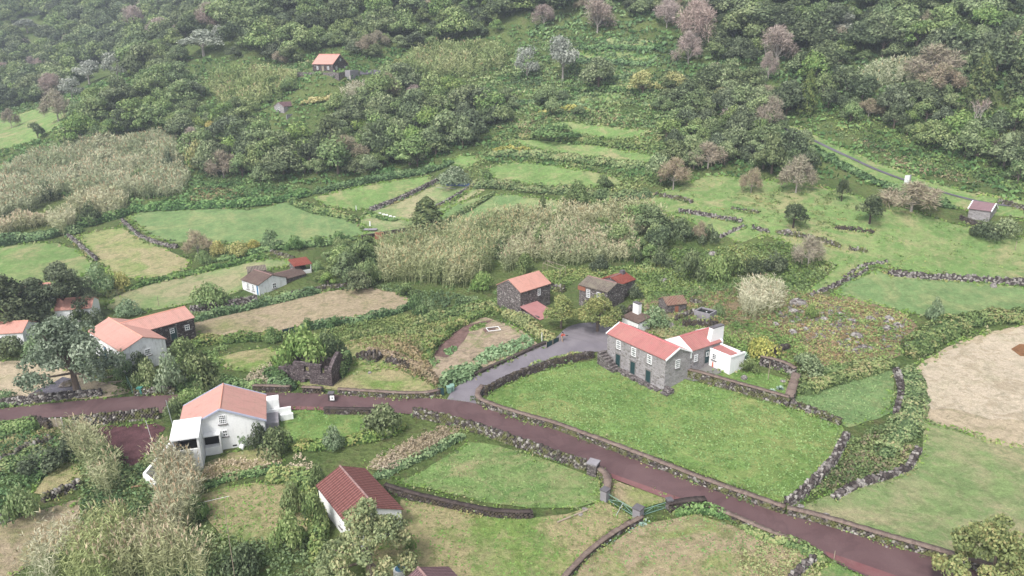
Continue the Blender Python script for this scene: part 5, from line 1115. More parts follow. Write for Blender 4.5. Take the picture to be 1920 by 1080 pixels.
Sc('dense low scrub behind the ruined hut','1180,520 1230,470 1330,470 1450,455 1540,470 1570,500 1520,550 1400,540 1300,555 1200,565',2.2,'lime',.7,.24,.6,9,cl=.7)
Sc('rust-coloured bracken on the stony ground','1230,575 1400,530 1540,555 1700,590 1715,640 1640,675 1500,700 1420,660 1300,600',1.,'rust',.55,cl=.45)
Sc('green weeds on the stony ground','1180,560 1400,510 1540,552 1700,592 1715,650 1640,690 1500,710 1420,672 1300,612',1.6,'bramble',.6,cl=.5)
Sc('tall weeds behind the wing of the stone house','1350,620 1400,600 1500,640 1520,690 1480,705 1410,680 1360,640',2.,'lime',.6)
Sc('brambles on the triangular bank beside the bright meadow','1560,880 1590,830 1640,800 1690,790 1722,830 1700,875 1620,900 1520,930 1500,930',2.4,'bramble',.7)
Sc('rusty grass among the brambles of the triangular bank','1520,925 1590,850 1650,800 1720,840 1700,880 1600,915',1.5,'rust',.5,cl=.5)
Sc('weeds filling the slope behind the ruin','560,640 640,612 780,590 930,580 860,612 800,660 800,700 720,660',2.2,'bramble',.7,cl=.8)
Sc('orange-brown bracken behind the ruin','660,640 760,630 800,660 805,700 830,735 740,690',2.2,'rust',.6,cl=.6)
Sc('weeds in front of the orange-roofed house','780,600 860,575 940,560 1010,520 1040,545 930,590 840,612',2.,'ivy',.8)
Sc('overgrown belt below the red-brown plot','120,830 170,810 240,880 290,860 370,880 380,930 370,1000 330,1110 150,1110 150,930',2.4,'bramble',1.0)
Sc('dark ivy in the overgrown belt','130,850 280,880 300,960 380,1010 420,1110 200,1110 150,950',1.6,'ivy',1.1,cl=.6)
Sc('green growth at the bottom left','380,1000 430,1012 540,1022 600,1000 640,1110 330,1110',2.4,'bramble',1.)
Sc('brambles in the far left terraces','-60,825 60,812 120,822 130,850 70,905 0,960 -60,990',2.2,'ivy',.9)
Sc('dry brown weeds between the terraces at the left','60,812 130,800 170,812 140,840 80,850',2.,'rust',.6,cl=.7)
Sc('weeds around the gate triangle and field edge','1205,980 1240,968 1220,985 1160,1020 1100,1060 1090,1050',2.,'agave',.4)
Sc('weeds growing in the lower road field','1380,1040 1450,1010 1540,1050 1540,1110 1400,1110',2.4,'bramble',.5,free=True)
Sc('weeds on the grass bank behind the wing','1200,620 1240,600 1330,605 1320,640 1260,640',2.,'bramble',.4)
Sc('cover below the tiled cottage and dry field','335,590 430,560 545,545 560,552 430,580 360,602',1.5,'bramble',.5,cl=.5)
Sc('growth around the right of the dry field','700,535 780,545 900,560 800,600 770,570',2.,'ivy',.8)
Sc('grey-green growth around the farmhouse','190,690 215,700 300,700 340,672 430,650 400,700 420,735 250,735',2.,'lime',.8)
Sc('tall dry seed grass','690,880 702,862 742,840 830,800 862,806 800,848 730,888',6.,'drybrown',.7,.2,.3,free=True)
Sc('dry seed grass beside the white house','378,880 430,862 500,860 530,872 470,890 385,906',4.,'straw',.5,.2,.3,free=True)
Sc('brown seed heads left of the barn','535,880 560,850 590,880 575,900 550,900',4.,'straw',.9,.2,.3,free=True)
Sc('dry stems left of the ruin','450,725 480,690 505,680 520,700 500,730',4.,'straw',1.,.2,.3)
Sc('scattered weeds on the orchard slope','1340,400 1430,330 1560,350 1600,400 1550,460 1440,440',.35,'bramble',.5,cl=.4,free=True)
Sc('fine growth between far trees and distant field','0,200 130,190 200,165 330,145 450,120 600,110 560,140 420,160 250,170 120,200',.5,'bramble',1.4)
Sc('rough green growth over the upper slopes','-60,300 -60,180 200,150 420,110 640,90 960,50 1200,40 1500,120 2000,150 2000,390 1500,330 1250,340 900,300 700,340 350,390 200,400',.32,'ivy',.7,.45,1.1,8,cl=.85)
Sc('fern floor between the upper forest trees','960,-60 2000,-60 2000,200 1500,160 1250,120 1000,70',.25,'ivy',.9,.55,1.2,8,cl=.9)
Sc('bracken between the terraces at the forest foot','760,150 960,100 1250,150 1450,220 1300,260 900,240',.7,'lime',.7,.35,.8,8,cl=.8)
Sc('rough weeds dotting the pasture','1265,352 1330,328 1450,340 1540,352 1700,392 1850,432 1990,468 1990,535 1730,512 1600,512 1510,548 1500,470 1392,455 1290,412 1180,385',.16,'bramble',.35,.22,.5,7,cl=.45,free=True)
Sc('tall reed-like tufts left of the belt','380,905 400,880 440,870 500,872 520,880 430,905',2.,'drybrown',.6,.2,.4,free=True)
# vegetable rows
Sc('leafy cabbage rows in the vegetable garden','888,676 910,658 960,645 985,632 1000,640 990,655 940,672 900,686',4.,'veg',.7,.4,.4,name='vegetable_row',free=True)
Sc('tall leafy crop at the corner of the lane','822,728 840,700 870,690 900,690 893,706 862,722',5.,'veg',1.5,.5,.5,name='vegetable_row',free=True)
Sc('cabbage clump on the tilled bed','832,662 838,655 855,650 858,658 842,666',4.,'veg',.6,.35,.35,name='vegetable_row',free=True)
Sc('second cabbage clump at the garden edge','798,682 812,674 826,678 815,688',4.,'veg',.6,.35,.35,name='vegetable_row',free=True)
Sc('young green sprouts on the tilled bed','876,618 890,610 915,606 910,614 885,622',8.,'lime',.35,.25,.3,name='vegetable_row',free=True)
Sc('leafy row under the garden wall','715,448 745,442 780,434 782,438 750,446 716,452',4.,'veg',.6,.4,.3,name='vegetable_row',free=True)
def tufts(label,idx,dens,leaf='grass',h=.16,size=.2):
    pl=W_F[idx];c=scatter(pl,int(min(area(pl)*dens,26000)));c=c[noise2(c[:,0],c[:,1],.25,12)*.5+noise2(c[:,0],c[:,1],1.1,13)*.5+.2*rng.random(len(c))>.42];n=len(c)
    C=np.c_[c,Z(c[:,0],c[:,1])+.07+h*.4];N_=np.c_[rng.normal(size=(n,2)),rng.random(n)*1.6+.6];c0=C.mean(0);V,F=cards(C-c0,N_,size*rng.uniform(.5,1.6,n),1.3)
    tag(mk('grass',V,F,LM[leaf],None,np.clip(.25+.5*noise2(c[:,0],c[:,1],.15,14)+rng.normal(size=n)*.15,0,1),loc=c0),label,'grass',kind='stuff')
tufts('rough grass tufts of the bright green meadow',0,12);tufts('grass tufts of the small square meadow',1,8);tufts('grass tufts of the garden lawn',2,8)
tufts('grass tufts of the walled field below the road',23,8);tufts('weeds and tufts of the mown grass by the barn',24,5);tufts('weeds of the field below the gate',26,8,'grass',.18,.17);tufts('weeds of the small plot by the barn',27,8);tufts('tufts of the lawn by the white house',21,6)
def fringe(label,lines,dens,leaf,h,size,off,name='weeds',r=.25,per=5,nlo=.45):
    P2=[];g=np.random.default_rng(len(lines)*31+int(h*100))
    for pl,o_ in lines:
        q=resamp(pl,.5)
        if len(q)<3: continue
        d=np.gradient(q,axis=0);d/=np.maximum(np.hypot(d[:,0],d[:,1])[:,None],1e-6);nn=np.c_[-d[:,1],d[:,0]];n=int(len(q)*.5*dens);i=g.integers(0,len(q),n);s=np.where(g.random(n)<.5,-1,1)
        P2.append(q[i]+d[i]*g.uniform(-.3,.3,n)[:,None]+nn[i]*(s*(o_+np.abs(g.normal(size=n))*off))[:,None])
    c=np.concatenate(P2);c=c[noise2(c[:,0],c[:,1],.35,15)*.6+g.random(len(c))*.4>nlo];n=len(c);D=np.hypot(c[:,0],c[:,1]);k=np.clip(D/95,.8,2.)
    d=g.normal(size=(n,per,3));d[...,2]=np.abs(d[...,2]);d/=np.linalg.norm(d,axis=2,keepdims=True);hh=h*g.uniform(.4,1.4,n)
    C=np.stack([c[:,None,0]+d[...,0]*r,c[:,None,1]+d[...,1]*r,Z(c[:,0],c[:,1])[:,None]+.06+d[...,2]*hh[:,None]],-1).reshape(-1,3);c0=C.mean(0)
    V,F=cards(C-c0,(d+g.normal(size=d.shape)*.5).reshape(-1,3),size*np.repeat(k,per)*g.uniform(.6,1.4,n*per),1.3,g)
    tag(mk(name,V,F,LM[leaf],None,np.clip(np.repeat(noise2(c[:,0],c[:,1],.4,16),per)+g.normal(size=n*per)*.15,0,1),loc=c0),label,'weeds',kind='stuff')
fringe('green weeds growing along the foot of the stone walls',[(a,b*.5+.05) for a,b in WALLS],5.,'bramble',.35,.24,.3)
fringe('darker creeping plants along the stone walls',[(a,b*.5) for a,b in WALLS],2.5,'ivy',.6,.26,.12,nlo=.6)
fringe('longer grass along the field edges',[(np.r_[f[:,:2],f[:1,:2]],0.) for f in W_F],3.5,'grass',.22,.24,.45)
fringe('weeds in the field corners and edges',[(np.r_[f[:,:2],f[:1,:2]],0.) for f in W_F],1.6,'bramble',.4,.28,.5,nlo=.55)
fringe('moss and grass along the road edges',[(PL(RU)[:,:2],.0),(PL(RL)[:,:2],.0)],5.,'lime',.1,.16,.18,nlo=.4)
# ---------------- giant cane ----------------
def cane(label,s,dens,h=3.6,mixc=.5,plume=.5,lean=.25,leaf='cane'):
    pl=PL(s);A_=area(pl);D=float(np.median([CF@(p-CAM) for p in pl]));k=max(1.,D/115);g=np.random.default_rng(int(A_)+7)
    n=int(min(A_*dens*1.25/k**1.0,13000));c=scatter(pl,n,g);Pp=resamp(pl[:,:2],1.,True);ed=np.array([np.sqrt(((Pp-q)**2).sum(1).min()) for q in c]);kp=ed>min(2.4,.07*math.sqrt(A_))*noise2(c[:,0],c[:,1],.35,31);c=c[kp];ed=ed[kp];n=len(c);lum=np.clip(.45+ed/5.,.45,1)*.1+.55*np.clip(.6+ed/max(1.5,.12*math.sqrt(A_)),.6,1)+.75*noise2(c[:,0],c[:,1],.16,3)+.25*noise2(c[:,0],c[:,1],.6,4);hh=h*lum*g.uniform(.8,1.15,n);z=Z(c[:,0],c[:,1])
    dx=(noise2(c[:,0],c[:,1],.12,5)-.5)*2*lean+g.normal(size=n)*.12;dy=(noise2(c[:,0],c[:,1],.12,6)-.5)*2*lean+g.normal(size=n)*.12
    m=14;t=np.tile(np.linspace(.25,1.,m),(n,1))+g.normal(size=(n,m))*.03;a=g.random((n,m))*6.28;e=g.uniform(.3,1.1,(n,m))
    bx=c[:,None,0]+dx[:,None]*t**2*hh[:,None];by=c[:,None,1]+dy[:,None]*t**2*hh[:,None];bz=z[:,None]+t*hh[:,None]
    d=np.stack([np.cos(a)*np.cos(e)+dx[:,None],np.sin(a)*np.cos(e)+dy[:,None],np.sin(e)],-1).reshape(-1,3);d/=np.linalg.norm(d,axis=1)[:,None]
    L=g.uniform(.45,.8,len(d))*k**.9;C=np.stack([bx,by,bz],-1).reshape(-1,3)+d*L[:,None]*.5
    side=np.cross(d,g.normal(size=d.shape));side/=np.maximum(np.linalg.norm(side,axis=1)[:,None],1e-6);wd=(.038*k**1.35)*g.uniform(.7,1.5,len(d))
    q=np.c_[-d[:,1],d[:,0],np.zeros(len(d))]*0
    V=np.stack([C-d*L[:,None]*.5,C+side*wd[:,None],C+d*L[:,None]*.62-np.array([0,0,.08]),C-side*wd[:,None]],1).reshape(-1,3)
    tone=np.repeat(np.clip(mixc+(noise2(c[:,0],c[:,1],.2,8)-.5)*.6+g.normal(size=n)*.06,0,1),m)+np.clip((t-.6)*.35,-.15,.15).reshape(-1)
    # stems
    sx=np.stack([c[:,0],c[:,1],z-.2],-1);ex=np.stack([c[:,0]+dx*.6*hh,c[:,1]+dy*.6*hh,z+hh*.85],-1);sd=np.c_[g.normal(size=(n,2)),np.zeros(n)];sd/=np.linalg.norm(sd,axis=1)[:,None];sd*=.02*k
    V2=np.stack([sx-sd,sx+sd,ex+sd*.6,ex-sd*.6],1).reshape(-1,3)
    allV=np.r_[V,V2];c0=allV.mean(0);o=mk('giant_cane',allV-c0,np.arange(len(allV)).reshape(-1,4),LM[leaf],None,np.r_[tone,np.full(n,.55)],loc=c0);tag(o,label,'reed bed',kind='stuff')
    if plume>0:
        kk=g.random(n)<plume;i=np.where(kk)[0];tp=np.stack([c[i,0]+dx[i]*hh[i],c[i,1]+dy[i]*hh[i],z[i]+hh[i]],-1);dd=np.c_[dx[i]*1.6,dy[i]*1.6,np.full(len(i),1.)];dd/=np.linalg.norm(dd,axis=1)[:,None]
        Vs=[]
        for w2 in range(2):
            s2=np.cross(dd,g.normal(size=dd.shape));s2/=np.linalg.norm(s2,axis=1)[:,None];l=g.uniform(.45,.7,len(i))[:,None]*k**.7;Vs.append(np.stack([tp,tp+dd*l*.4+s2*.09*k,tp+dd*l,tp+dd*l*.4-s2*.09*k],1).reshape(-1,3))
        Vp=np.concatenate(Vs)-c0;mk('plume',Vp,np.arange(len(Vp)).reshape(-1,4),LM['plume'],o,g.random(len(Vp)//4))
cane('wide tan and green reed slope at the left','-60,385 0,330 60,300 140,272 250,262 330,255 350,300 360,345 352,368 290,376 235,380 225,395 170,385 120,372 60,400 0,420 -60,430',3.,3.0,.45,.25)
cane('tan reed clump at the end of the reed slope','128,400 150,372 200,362 235,378 240,398 215,412 170,412',4.,3.2,.6,.15)
cane('square reed clump above the half dry field','100,440 98,425 110,415 140,412 142,432 120,445',5.,3.2,.6,.1)
cane('low straw reeds with white plumes at the left edge','-60,445 0,430 40,418 92,414 95,426 40,436 0,452',3.,2.6,.8,.9)
cane('tall pale reeds right of the tall conifer bank','706,535 702,500 720,465 780,455 840,445 900,430 930,420 1000,415 1010,440 960,470 930,510 900,540 850,545 780,540',3.2,3.7,.5,.2,leaf='canegreen')
cane('reeds on the crest of the bank behind the village','900,430 960,415 1050,405 1150,392 1230,400 1260,430 1210,450 1150,440 1060,430 980,440',2.6,3.2,.6,.3,leaf='canegreen')
cane('tan reeds above the orange-roofed house','940,520 945,470 990,440 1060,440 1130,450 1195,462 1200,490 1140,505 1060,500 1000,500',3.2,3.2,.7,.4,leaf='canegreen')
cane('dry tan reed clump behind the annex','1386,600 1382,565 1400,548 1440,542 1468,552 1472,580 1445,600 1410,606',3.,3.0,.9,.1)
cane('reed bank beside the yellow creeper near the forest edge','745,140 770,110 830,95 900,90 955,105 950,135 900,150 850,150 790,150',2.2,4.,.35,.1,leaf='canegreen')
cane('pale green reeds below the hilltop house','400,190 380,165 430,140 500,138 560,145 550,175 490,200 450,215',1.8,3.2,.35,.15,leaf='canegreen')
cane('pale reed tuft among the ridge bushes','640,190 655,172 690,170 685,200 655,205',2.,3.5,.8,.1)
cane('dry reed clump in the right-hand forest clearing','1605,155 1640,130 1700,125 1735,140 1720,165 1640,172',1.8,2.8,.5,.1)
cane('reed belt below the red-brown plot','140,860 132,825 165,815 200,850 225,880 230,920 190,960 170,900',4.,3.,.45,.35)
cane('large plumed reeds beside the white ramp','298,960 300,905 330,872 372,885 384,930 374,985 345,1025 296,1015',8.,3.8,.62,.4)
cane('reed mass at the lower left','250,1030 300,1000 345,1010 360,1050 400,1110 180,1110 220,1060',6.,3.4,.5,.4)
cane('green reeds in the lower left corner','130,1060 180,1000 250,980 270,1020 240,1080 200,1130 120,1130',5.,3.2,.4,.4,leaf='canegreen')
cane('narrow plumed reeds at the edge of the withered field','40,1110 80,1050 130,1020 160,1010 140,1060 100,1120',3.,3.,.7,.6)
# ---------------- the woods ----------------
FRS=[
('wooded hill far left under the haze','-480,-90 520,-90 520,95 440,112 400,138 330,135 210,160 120,185 0,205 -160,220 -480,235',6.6,{'ever':7,'dark':5,'lime':1,'silver':.3,'pink':.4},1.05),
('forest above the hilltop house','520,-90 970,-90 960,70 900,80 800,92 740,96 700,112 660,108 640,100 590,98 560,118 500,125 480,100',6.3,{'ever':8,'dark':4,'lime':1.5,'brown':1.},1.),
('forest at the upper right','970,-90 2350,-90 2350,190 2050,190 1900,205 1750,180 1740,120 1600,120 1590,170 1520,180 1440,140 1340,120 1290,80 1230,36 1060,40 970,40',6.2,{'ever':7,'dark':7,'lime':1,'brown':1.2,'silver':.15},1.),
('bushy ridge at the left','108,285 138,225 180,185 240,160 330,148 350,170 400,215 440,235 480,240 420,262 350,262 260,262 180,275',5.,{'lime':6,'ever':6,'dark':1,'yellow':.2},.8),
('bushy ridge in the middle','360,320 350,268 430,262 500,225 560,218 640,215 690,165 760,150 830,180 900,195 945,225 900,262 855,285 790,312 700,328 590,342 480,345 420,325',5.6,{'ever':8,'lime':4.5,'dark':2,'yellow':.35,'brown':.5,'pink':.15},.9),
('trees between pasture and track','1225,200 1290,150 1400,160 1500,225 1460,245 1520,285 1560,320 1480,335 1400,318 1330,318 1280,330 1260,300 1240,262 1255,235',4.8,{'ever':6,'dark':4,'lime':1,'brown':.5},.75),
('upper right scrub wood','1500,185 1600,180 1740,185 1900,210 2050,200 2050,350 1900,345 1840,320 1750,280 1640,245 1560,225',4.9,{'ever':5,'dark':4,'lime':3,'brown':.6},.7),
('thicket beside the cottage','588,520 600,492 640,468 700,474 706,520 690,545 610,548 580,542',3.8,{'ever':4,'lime':3},.52),
('bushes among the reeds','1110,462 1130,430 1200,420 1235,440 1240,480 1215,500 1180,492 1150,460',4.2,{'ever':4,'lime':2,'dark':1},.55),
('scrub at the back of the terraces','860,250 900,215 960,180 1100,200 1220,212 1210,225 1100,225 1000,215 940,250',9.,{'ever':4,'lime':2,'yellow':.6,'dark':1},.6),
('bushes on the upper pale reeds','400,200 470,180 560,150 640,150 680,165 640,212 560,212 500,222 430,212',6.,{'ever':4,'lime':2,'dark':1},.55),
]
CAND=[]
AVOID=[(52,45,26,30),(168,130,28,38),(222,120,28,40),(136,165,24,30),(382,80,46,36),(988,115,28,50),(1055,108,34,60),(1120,30,38,42),(1300,50,42,50),(1290,95,32,36),(1455,85,42,48),(112,200,30,40),(1512,170,20,55),(1832,150,30,70),(1908,140,34,70),(1022,30,28,30)]
for fi,(lab,s,sp,mixk,scl) in enumerate(FRS):
    pl=PL(s)[:,:2];g=np.random.default_rng(100+fi);lo,hi=pl.min(0),pl.max(0);ks=list(mixk);pr=np.array([mixk[k] for k in ks],float);pr/=pr.sum()
    for yy in np.arange(lo[1],hi[1],sp*.87):
        row=int((yy-lo[1])/(sp*.87))
        for xx in np.arange(lo[0]+(row%2)*sp*.5,hi[0],sp):
            q=np.array([[xx+g.uniform(-.3,.3)*sp,yy+g.uniform(-.3,.3)*sp]])
            if not inside(q,pl)[0]: continue
            k=ks[int(g.choice(len(ks),p=pr))];x,y=q[0];z=float(Z(x,y));u,v=proj((x,y,z+4))
            if not(-520<u<2400 and -190<v<700): continue
            if abs(u-618)<60 and 92<v<172: continue
            if abs(u-560)<72 and 178<v<258: continue
            if any(abs(u-a_)<b_ and -20<v-c_<d_ for a_,c_,b_,d_ in AVOID): continue
            if abs(u-445)<24 and 112<v<150: continue
            D=float(CF@(np.array([x,y,z])-CAM));CAND.append((D+(0 if -20<u<1940 and v>-5 else 900),x,y,z,k,scl*(g.uniform(.5,1.) if g.random()<.6 else g.uniform(1.,1.6)),fi,u))
CAND.sort(key=lambda t:t[0])
LOOK={'ever':'rounded evergreen tree','dark':'dark evergreen tree','lime':'bright green evergreen tree','yellow':'yellow-flowering tree','silver':'silvery-leaved tree','brown':'bare brown tree','pink':'bare pinkish tree'}
PK={'ever':['ever0','ever1','ever2','ever3'],'dark':['dark0','dark1'],'lime':['lime0','lime1'],'yellow':['yellow0'],'silver':['silver0','silver1'],'brown':['brown0','brown1'],'pink':['pink0','pink1','pink2']}
NIND=225;REST=[]
SZ={True:('large','tall'),False:('small','low')}
LMK=[(612,118,'hilltop house'),(540,205,'tiny grey house'),(1455,90,'wide pink-brown bare tree'),(1300,60,'tallest pinkish bare tree'),(1700,337,'white sign board'),(1845,390,'little stone hut'),(800,400,'tall dark conifer'),(850,320,'silvery hedge bush'),
(110,210,'bare orange-brown tree'),(380,80,'broad silvery tree'),(210,130,'pair of silvery trees'),(988,120,'narrow silvery tree'),(1055,110,'grey-green silvery tree'),(1832,160,'large olive-green conifer'),(1487,400,'lone round orchard tree'),(1262,325,'round brown bush-tree'),
(555,492,'orange-roofed shelter'),(490,525,'tiled cottage'),(1000,530,'orange-roofed stone house'),(1660,145,'dry reed clump in the forest'),(840,120,'reed bank by the forest'),(1230,160,'yellow flowering trees'),(1060,215,'yellow terrace creeper'),(1100,245,'top terrace meadow'),
(1075,280,'narrow terrace meadow'),(1040,330,'wide terrace meadow'),(700,370,'field above the enclosure'),(450,425,'large left-hand green field'),(400,365,'rusty bracken'),(230,320,'left reed slope'),(480,160,'pale green reeds'),(1560,290,'bend of the hillside track'),(1150,420,'reeds behind the village'),(1880,330,'upper right scrub'),(660,185,'pale reed tuft')]
ORD=['','second ','third ','fourth ','fifth ','sixth ','seventh ','eighth ','ninth ','tenth ','eleventh ','twelfth ','thirteenth ','fourteenth ','fifteenth ','sixteenth ','seventeenth ','eighteenth ','nineteenth ','twentieth ']
TODO=[]
for i,(D,x,y,z,k,s_,fi,u) in enumerate(CAND):
    key=random.choice(PK[k])
    if i<NIND:
        R0,H0=PROTO[key][2],PROTO[key][3];r=5.0*s_;hh=(H0/R0*4.3)*s_ if k in('brown','pink') else 7.*s_*random.uniform(.8,1.35)
        u,v=proj((x,y,z+3));m_=min(LMK,key=lambda q:(q[0]-u)**2+((q[1]-v)*1.6)**2);du,dv=u-m_[0],v-m_[1];dd=math.hypot(du,dv*1.6)
        rel=('right of' if du>0 else 'left of') if abs(du)>abs(dv)*1.6 else('above' if dv<0 else 'below')
        sz='large' if s_>FRS[fi][4]*1.12 else('small' if s_<FRS[fi][4]*.85 else 'medium')
        TODO.append(((sz,LOOK[k],rel,m_[2]),dd,tree(key,(x,y,z),hh,r,'x','woodland tree','woodland trees on the slope')))
    else: REST.append((x,y,z,key,s_,k))
import itertools
TODO.sort(key=lambda t:(t[0],t[1]))
for kk,grp in itertools.groupby(TODO,key=lambda t:t[0]):
    grp=list(grp)
    for n_,(q,dd,o) in enumerate(grp): o['label']='%s %s%s the %s'%(q[0],q[1],(', %snearest %s'%(ORD[min(n_,19)],q[2]) if len(grp)>1 else ' '+q[2]),q[3])
def forest(name,rows,label):
    keys=sorted({r[3] for r in rows});src={}
    for k in keys:
        for o in bpy.data.objects:
            if o.type=='MESH' and o.data==PROTO[k][0] and o.parent: src[k]=o;break
    keys=[k for k in keys if k in src]
    rows=[r for r in rows if r[3] in src]
    me=bpy.data.meshes.new(name);me.vertices.add(len(rows));me.vertices.foreach_set('co',np.array([r[:3] for r in rows],np.float32).ravel())
    a=me.attributes.new('pick','INT','POINT');a.data.foreach_set('value',np.array([keys.index(r[3]) for r in rows],np.int32))
    b=me.attributes.new('size','FLOAT_VECTOR','POINT');b.data.foreach_set('vector',np.array([[5.1*r[4]/PROTO[r[3]][2]]*2+[7.*r[4]/PROTO[r[3]][3]] if r[5] not in('brown','pink') else [1.1*r[4]]*3 for r in rows],np.float32).ravel())
    c=me.attributes.new('turn','FLOAT_VECTOR','POINT');c.data.foreach_set('vector',np.array([(0,0,random.random()*6.28) for r in rows],np.float32).ravel())
    o=bpy.data.objects.new(name,me);COL.objects.link(o);tag(o,label,'forest',kind='stuff')
    t=bpy.data.node_groups.new('plant_trees','GeometryNodeTree');t.interface.new_socket('Geometry',in_out='INPUT',socket_type='NodeSocketGeometry');t.interface.new_socket('Geometry',in_out='OUTPUT',socket_type='NodeSocketGeometry')
    gi=t.nodes.new('NodeGroupInput');go=t.nodes.new('NodeGroupOutput');jn=t.nodes.new('GeometryNodeJoinGeometry');ip=t.nodes.new('GeometryNodeInstanceOnPoints');ip.inputs['Pick Instance'].default_value=True
    for k in reversed(keys):
        oi=t.nodes.new('GeometryNodeObjectInfo');oi.inputs['Object'].default_value=src[k];oi.inputs['As Instance'].default_value=True;oi.transform_space='ORIGINAL';t.links.new(oi.outputs['Geometry'],jn.inputs[0])
    def na(nm,ty):
        n=t.nodes.new('GeometryNodeInputNamedAttribute');n.data_type=ty;n.inputs['Name'].default_value=nm;return [x for x in n.outputs if x.enabled and x.name=='Attribute'][0]
    t.links.new(gi.outputs[0],ip.inputs['Points']);t.links.new(jn.outputs[0],ip.inputs['Instance']);t.links.new(na('pick','INT'),ip.inputs['Instance Index'])
    er=t.nodes.new('FunctionNodeEulerToRotation');t.links.new(na('turn','FLOAT_VECTOR'),er.inputs[0]);t.links.new(er.outputs[0],ip.inputs['Rotation']);t.links.new(na('size','FLOAT_VECTOR'),ip.inputs['Scale']);t.links.new(ip.outputs[0],go.inputs[0])
    md=o.modifiers.new('plant_trees','NODES');md.node_group=t
forest('forest',REST,'dense evergreen forest covering the far upper slopes')
print('forest',len(CAND),len(REST))
HAZE=.0004
# ---------------- stones, posts, gates and small things ----------------
def rock(px,py,r,label,mat='drylight',sq=.7,p=None):
    import bmesh
    p=P(px,py) if p is None else p;bm=bmesh.new();bmesh.ops.create_icosphere(bm,subdivisions=2,radius=r);g=np.random.default_rng(int(px*7+py))
    sx,sy=g.uniform(.8,1.3),g.uniform(.8,1.3);o=g.random(3)*9
    for v in bm.verts:
        n=math.sin(v.co.x*3/r+o[0])*math.sin(v.co.y*3/r+o[1])+math.sin(v.co.z*4/r+o[2])*.6;v.co*=1+.16*n;v.co.x*=sx;v.co.y*=sy;v.co.z*=sq
    me=bpy.data.meshes.new('boulder');bm.to_mesh(me);bm.free();me.materials.append(M[mat]);a=me.attributes.new('v','FLOAT','FACE');a.data.foreach_set('value',np.clip(g.normal(size=len(me.polygons))*.2+.65,0,1).astype(np.float32))
    ob=bpy.data.objects.new('boulder',me);COL.objects.link(ob);ob.location=(float(p[0]),float(p[1]),float(p[2])+r*sq*.4);return tag(ob,label,'boulder')
for i,(x,y,r,lab) in enumerate([(1495,572,1.3,'tall pale boulder pile beside the bright green shrub'),(1488,586,.8,'boulder at the foot of the tall pile'),(1575,590,.6,'boulder near the top of the bracken ground'),(1598,604,.7,'pale split boulder in the middle of the stony ground'),
 (1632,600,.8,'dark-sided boulder in the middle right of the stony ground'),(1667,600,.8,'flat-topped pale boulder at the right of the stony ground'),(1683,614,1.,'large round boulder at the right of the stony ground'),(1662,618,.7,'boulder left of the large round one'),
 (1606,632,.9,'pale boulder at the low end of the stony ground'),(1590,640,.6,'small boulder at the low end of the stony ground'),(1545,600,.6,'grey boulder left of the split one'),(1510,620,.7,'grey boulder above the hedge bank'),(1486,626,.8,'grey boulder near the left of the stony ground'),
 (1703,655,.8,'dark boulder in the big hedge'),(1476,437,.9,'big pale slab boulder on the orchard slope'),(1862,538,.7,'pale round boulder in the long lichened wall'),(1455,610,.6,'small grey stone left of the boulders'),(1620,652,.5,'small stone at the lower edge of bracken'),
 (1262,690,.55,'round stone beside the courtyard corner'),(1395,710,.5,'flat dark stone on the garden lawn'),(1468,716,.35,'pale mossy stone on the garden lawn'),(1310,603,.6,'pale stone beside the ruined hut wall'),(1258,612,.6,'white-lichened stone by the terrace bush'),
 (1245,528,.8,'grey stone in the scrub above the ruined hut'),(1335,478,.9,'flat brown stone heap in the scrub'),(1548,970,.45,'mauve stone on top of the roadside wall'),(1500,952,.4,'pale stone on the roadside wall corner')]):
    rock(x,y,r,lab)
g_=np.random.default_rng(5);pl_=PL('1440,575 1540,560 1700,600 1700,650 1600,665 1480,640');c_l=scatter(pl_,420,g_);c_l=c_l[noise2(c_l[:,0],c_l[:,1],.25,21)>.45]
V=[];F=[];A_=[]
for x,y in c_l:
    z=float(Z(x,y));r=g_.uniform(.12,.4);o=len(V);q=g_.normal(size=(8,3))*.18*r
    for k,(a,b,c) in enumerate([(-1,-1,-.3),(1,-1,-.3),(1,1,-.3),(-1,1,-.3),(-.7,-.7,1),(.7,-.7,1),(.7,.7,1),(-.7,.7,1)]): V.append((x+a*r+q[k][0],y+b*r+q[k][1],z+c*r*.8+q[k][2]))
    for f in((4,5,6,7),(0,1,5,4),(1,2,6,5),(2,3,7,6),(3,0,4,7)): F.append([o+k for k in f]);A_.append(g_.uniform(.2,.85))
V=np.array(V);c0=V.mean(0);tag(mk('rubble',V-c0,np.array(F),M['drylight'],None,A_,loc=c0),'pale stones littering the bracken ground','rubble',kind='stuff')
def post(px,py,h,label,mat='wood',r=.05,tilt=0,name='post'):
    p=P(px,py);m=MB().tube((0,0,-.3),(tilt*h,0,h),r,r*.8,8);return tag(m.obj(name,M[mat],loc=p),label,'post')
post(1563,1052,1.2,'wooden post standing at the lower edge of the road');post(286,829,3.2,'thin white pole beside the white ramp','trim',.03,-.12,'pole');post(325,800,4.,'thin grey pole at the corner of the white house','metal',.05,-.1,'pole')
post(1440,712,3.,'thin bare sapling stem on the garden lawn','wood',.06,0);post(1016,640,1.6,'pale fence post at the garden end','trim',.06);post(443,1100,9.,'tall thin cane pole at the bottom left','wood',.04,.0,'pole');post(298,575,2.2,'short post on the sloping strip','wood',.05)
post(1903,470,2.0,'pale stake in the hedge at the right edge','wood',.07)
def pillar(px,py,w_,h,label,mat='rubble',cap='conc',rz=0.):
    p=P(px,py);r=root('gate_pillar',p,rz,label,'pillar');MB().box(-w_/2,w_/2,-w_/2,w_/2,-.4,h).obj('shaft',M[mat],r);MB().box(-w_/2-.06,w_/2+.06,-w_/2-.06,w_/2+.06,h+.002,h+.16).obj('cap',M[cap],r);return r
